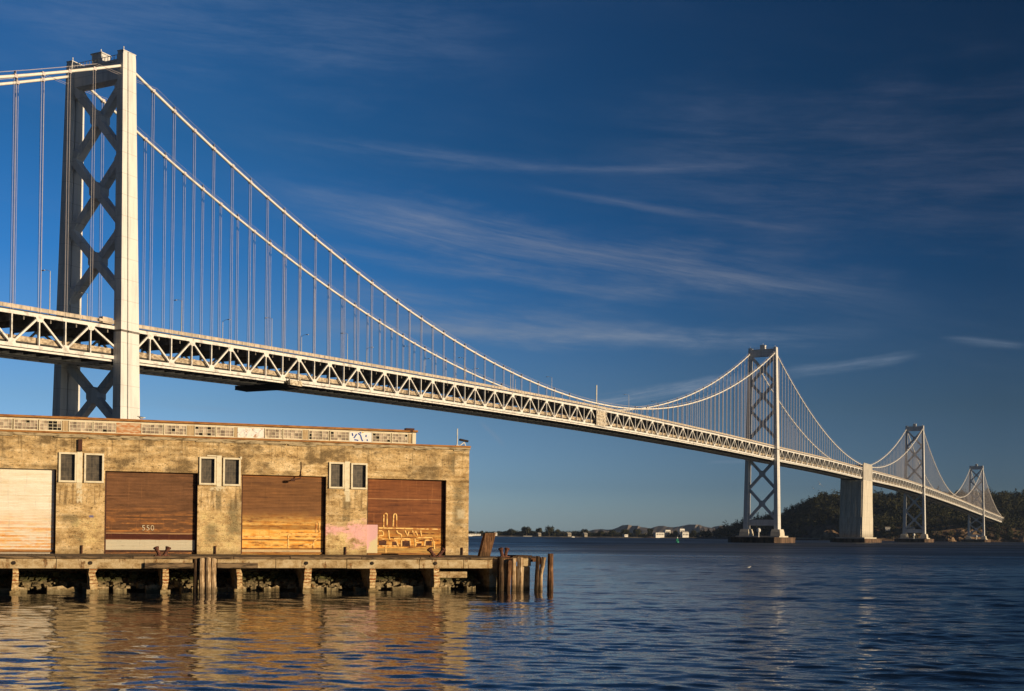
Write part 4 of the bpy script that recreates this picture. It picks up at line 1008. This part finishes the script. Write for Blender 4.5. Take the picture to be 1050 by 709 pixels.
def far_tree(x, sc_w, sc_h, v, label):
    e = empty('broad_tree', (px(x, YS + 22), YS + 22, 2.2), rs.uniform(0, 6), label, 'tree', 'separate trees along the far flat shore'); e.scale = (sc_w * 1.3, sc_w * 1.3, sc_h * 1.2)
    quads('crown', tmesh[v], M['leaf'], e); mb = MB(); mb.tube([(0, 0, -1), (.3, 0, 4), (0, .4, 9)], [.9, .6, .25], 6); mb.build('trunk', M['trunk'], e)
for x, w_, h_, v, l in [(496, .55, .8, 0, 'small round tree on the far shore above the long white shed'), (513, .5, .75, 1, 'small tree on the far shore right of the leaning timber'), (526.5, 1.15, 1.15, 2, 'wide dark tree on the far shore, left neighbour of the domed tree'),
                        (541.5, 1.35, 1.5, 3, 'large dome shaped tree on the far shore above the pale landing'), (555, 1., 1.35, 0, 'dark tree on the far shore just right of the domed tree'), (565, 1.3, 1.6, 1, 'tallest dark tree on the far shore, second right of the domed tree'),
                        (574, .8, 1.2, 2, 'narrow tree on the right edge of the tall dark clump on the far shore'), (601, 1., 1.2, 3, 'lone spreading tree on the far shore midway between the domed tree and the buoy'), (618, .8, 1., 0, 'low tree left of the long dark hedge on the far shore'),
                        (630, 1., 1.1, 1, 'left tree of the dark row on the far shore'), (642, 1.1, 1.3, 2, 'middle tree of the dark row on the far shore'), (655, 1.1, 1.3, 3, 'right tree of the dark row on the far shore'), (668, .9, 1.45, 0, 'dark tree directly left of the white flat roofed house'),
                        (694, .7, 1.1, 1, 'dark tree between the two bright white houses on the far shore'), (713, .9, 1.3, 2, 'dark tree directly right of the tallest white house'), (722, .8, 1.1, 3, 'dark tree at the left end of the low cream sheds')]:
    far_tree(x, w_, h_, v, l)
WB = 'white buildings along the far shore'
def fb(x0, x1, y0, y1, label, d=12, nwin=4, roof=False, Y=YS + 12, m=None):
    hor = lambda x: 549 + .0096 * (x - 525); k = Y / 1300; xm = (x0 + x1) / 2; z1 = 4 + (hor(xm) - y0) * k; z0 = max(1.5, 4 + (hor(xm) - y1) * k)
    house((xm - 525) * k, Y, z0, (x1 - x0) * k, d, z1 - z0, label, 'building', m, roof, nwin, .42, WB)
fb(481, 494.5, 547.6, 549, 'long low white shed at the left end of the far shore', nwin=7)
fb(503.5, 505.5, 547.2, 549, 'tiny white hut right of the leaning timber on the far shore', nwin=1)
fb(508.5, 511, 547, 549, 'small cream hut left of the wide dark tree on the far shore', nwin=2, roof=True)
fb(553, 556, 547.6, 549.2, 'pale house half hidden among the tall dark trees', nwin=2, roof=True, m=M['anch'])
fb(583, 587, 547.4, 549.4, 'cream house right of the tall dark trees on the far shore', nwin=3, roof=True, m=M['anch'])
fb(600, 603.5, 547.6, 549.4, 'pale house under the lone spreading tree', nwin=2, roof=True, m=M['anch'])
fb(641, 645, 548.2, 550, 'small white hut at the foot of the dark row of trees', nwin=2)
fb(672.5, 682.5, 546.4, 550.2, 'wide white flat roofed house on the far shore near the buoy', nwin=4)
fb(682.8, 688.5, 543.6, 548.8, 'taller white house behind the flat roofed one', nwin=3, Y=YS + 40)
fb(697.5, 703, 542.4, 548.5, 'tallest white house on the far shore', nwin=3, Y=YS + 40)
fb(700, 707.5, 546.2, 550.8, 'white house with two wings in front of the tallest one', nwin=4, roof=True)
fb(718, 727, 547, 549.6, 'left low cream shed left of the second bridge tower', nwin=5, m=M['anch'], Y=YS + 30)
fb(728.5, 739.5, 547.2, 550, 'right low cream shed left of the second bridge tower', nwin=6, m=M['anch'], Y=YS + 30)
e = empty('landing_stage', (px(543, YS - 30), YS - 30, 0), 0, 'pale landing stage at the foot of the domed tree', 'landing'); mb = MB(); mb.box(-12, 12, -4, 4, 1.2, 2.6); mb.build('platform', M['white'], e)
mb = MB()
for i in range(6): mb.tube([(-11 + 4.4 * i, -3, -2), (-11 + 4.4 * i, -3, 1.2)], .3, 6)
mb.build('trestle', M['timber_dark'], e)
def boat(x, Y, L, label):
    e = empty('moored_boat', (px(x, Y), Y, 0), .4, label, 'boat'); mb = MB()
    mb.loft([[(L * a, -b, z), (L * a, b, z), (L * a, b * .5, -.3), (L * a, -b * .5, -.3)] for a, b, z in ((-.5, 1.5, 1.3), (-.2, 1.7, 1.3), (.2, 1.5, 1.5), (.42, .7, 1.8), (.5, .08, 2.))]); mb.build('hull', M['white'], e)
    mb = MB(); mb.box(-L * .25, L * .12, -1.1, 1.1, 1.31, 3.2); mb.build('cabin', M['white'], e)
    mb = MB(); mb.box(-L * .2, L * .08, -1.13, -1.102, 2.2, 2.8); mb.build('window', M['hole'], e)
boat(589.5, 3100, 9, 'white motor boat lying off the far shore')
# hills beyond
def hills(name, Y, pts, m, label, seed):
    r2 = np.random.RandomState(seed); xs = np.linspace(pts[0][0], pts[-1][0], 160); zs = np.interp(xs, [p[0] for p in pts], [p[1] for p in pts])
    zs = zs + sum(np.sin(xs * f + r2.uniform(0, 6)) * a for f, a in ((.12, 3), (.31, 2.4), (.7, 1.4), (1.4, .7))) * Y / 9000 * np.clip(zs / 40, .1, 1)
    X = (xs - 525) / 1300 * Y; rows = [(Y * .93, 0.), (Y * .95, .25), (Y * .97, .62), (Y, 1.), (Y * 1.06, .8)]
    vs = [(X[i] * (y / Y), y + 90 * math.sin(i * .5 + j) + (r2.rand() - .5) * 120, max(-5, zs[i] * f * (1 + .10 * math.sin(i * .9 + j * 2)))) for j, (y, f) in enumerate(rows) for i in range(160)]
    me = bpy.data.meshes.new(name); me.from_pydata(vs, [], [(j * 160 + i, j * 160 + i + 1, (j + 1) * 160 + i + 1, (j + 1) * 160 + i) for j in range(4) for i in range(159)])
    me.materials.append(m); o = bpy.data.objects.new(name, me); COL.objects.link(o); return tag(o, label, 'hills', kind='structure')
mh_, g = mat('haze_greyed_hill_grass'); a_ = g.noise(g.coord(), .004, 6., .65); g.bsdf(g.mix(a_.step(.38, .62), (.075, .07, .065), (.17, .14, .12)), 1., spec=0.)  # distance haze is put into this colour, greyer than dry grass
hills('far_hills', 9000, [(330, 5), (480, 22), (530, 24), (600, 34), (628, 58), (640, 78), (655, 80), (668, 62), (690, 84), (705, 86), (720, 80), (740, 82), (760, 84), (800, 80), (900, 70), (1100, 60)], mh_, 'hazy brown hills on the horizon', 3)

# channel buoy
e = empty('channel_buoy', (116, 880, 0), 0, 'small green channel buoy with a pale top on the open water', 'buoy')
mgr = simple('green_buoy_paint', (.02, .22, .13), (.03, .32, .2), 2., .5)
mb = MB(); mb.tube([(0, 0, -.6), (0, 0, .8)], 1.25, 12); mb.build('float', mgr, e)
mb = MB()
for k in range(4): a = k * math.pi / 2 + .4; mb.tube([(math.cos(a) * .95, math.sin(a) * .95, .8), (math.cos(a) * .3, math.sin(a) * .3, 3.)], .09, 5)
mb.box(-.75, .75, -.05, .05, 1.3, 2.5); mb.build('tower', mgr, e)
mb = MB(); mb.tube([(0, 0, 3.), (0, 0, 3.9)], [.45, .3], 8); mb.build('lantern', M['white'], e)

# ------------------------------------------------------------------ water
def build_water():
    ring = []; r = 13.
    while r < 5200: ring.append(r); r *= 1.0042 if r < 140 else (1.0032 if r < 900 else 1.012)
    ring += [7000, 10000, 16000, 26000]
    ring = np.array(ring); ang = np.arange(-.62, .56, .0019)
    rr, aa = np.meshgrid(ring, ang, indexing='ij'); X = rr * np.sin(aa); Y = rr * np.cos(aa)
    dr = np.gradient(ring)[:, None] * np.ones_like(aa)
    Z = np.zeros_like(X); r2 = np.random.RandomState(12)
    gust = .75 + .25 * np.sin(X * .021 + 1.) * np.sin(Y * .013 + .5) + .2 * np.sin(X * .006 + Y * .009)
    lam = np.concatenate([np.exp(r2.uniform(np.log(.38), np.log(3.2), 92)), np.exp(r2.uniform(np.log(3.5), np.log(16.), 26))])
    gust = gust * (1. + .75 * smooth((X - .02 * Y) / 30.))
    for l in lam:
        th = r2.normal(1.5, .55); k = 2 * math.pi / l; kx, ky = k * math.cos(th), k * math.sin(th)
        slope = AMP * (.8 + .5 * r2.rand()) * (1.15 if l < 1.2 else .64 if l < 3.4 else .36); a = slope / k
        lim = np.clip((l / (dr * 2.2) - 1.) / 1.2, 0, 1)
        wob = .9 * np.sin(X * .11 / l ** .5 + ky) + .9 * np.sin(Y * .09 / l ** .5 + kx)
        Z += a * lim * gust * np.sin(kx * X + ky * Y + wob + r2.uniform(0, 6.28))
    n, m = X.shape; me = bpy.data.meshes.new('bay_water')
    V = np.stack([X, Y, Z], -1).reshape(-1, 3).astype(np.float32)
    i = np.arange(n - 1)[:, None] * m + np.arange(m - 1)[None]; F = np.stack([i, i + 1, i + m + 1, i + m], -1)[..., ::-1].reshape(-1).astype(np.int32)
    me.vertices.add(len(V)); me.vertices.foreach_set('co', V.ravel()); me.loops.add(len(F)); me.loops.foreach_set('vertex_index', F)
    me.polygons.add(len(F) // 4); me.polygons.foreach_set('loop_start', np.arange(0, len(F), 4, dtype=np.int32))
    me.polygons.foreach_set('use_smooth', np.ones(len(F) // 4, bool)); me.update(calc_edges=True)
    mw, g = mat('dark_bay_water'); P = g.coord(); x, y, z = g.xyz(P)
    rip = g.noise(g.vec(x * .45, y, 0.), 2.2, 3., .55); sw = g.noise(g.vec(x * .3, y * .8, 3.), .5, 3., .55)
    lane = g.noise(g.vec(x * .004, y * .014, 5.), 1., 7., .68).step(.28, .72)
    pat = g.noise(g.vec(x * .2, y, 1.), .03, 3., .5).step(.35, .65)
    open_ = (x - y * .02).step(0., 26.)
    h = rip * (open_ * .044 + .024) + sw * .045 * (pat * .6 + .4)
    dist = (x * x + y * y).pow(.5); rg = dist.step(50., 700.).pow(.65) * (.16 + lane * .52) + .015 + open_ * .10
    bu = g.bump(h, 1., 1.)
    g.bsdf((.006, .011, .019), rg, bu, spec=.5, IOR=1.39)
    me.materials.append(mw); o = bpy.data.objects.new('bay_water', me); COL.objects.link(o); return tag(o, 'dark rippled bay water', 'water', kind='structure')
AMP = .0125
HAZE = 2.2e-5
build_water()

# ------------------------------------------------------------------ air
mb = MB(); mb.box(-9500, 9500, -300, 9720, -2.2, 172.)
mv, g = mat('bay_air')
pv = mv.node_tree.nodes.new('ShaderNodeVolumePrincipled'); pv.inputs['Color'].default_value = (.50, .68, 1., 1); pv.inputs['Density'].default_value = HAZE; pv.inputs['Anisotropy'].default_value = .2
ov = mv.node_tree.nodes.new('ShaderNodeOutputMaterial'); mv.node_tree.links.new(pv.outputs[0], ov.inputs['Volume'])
tag(mb.build('haze', mv, None), 'thin bluish haze over the bay', 'haze', kind='stuff')
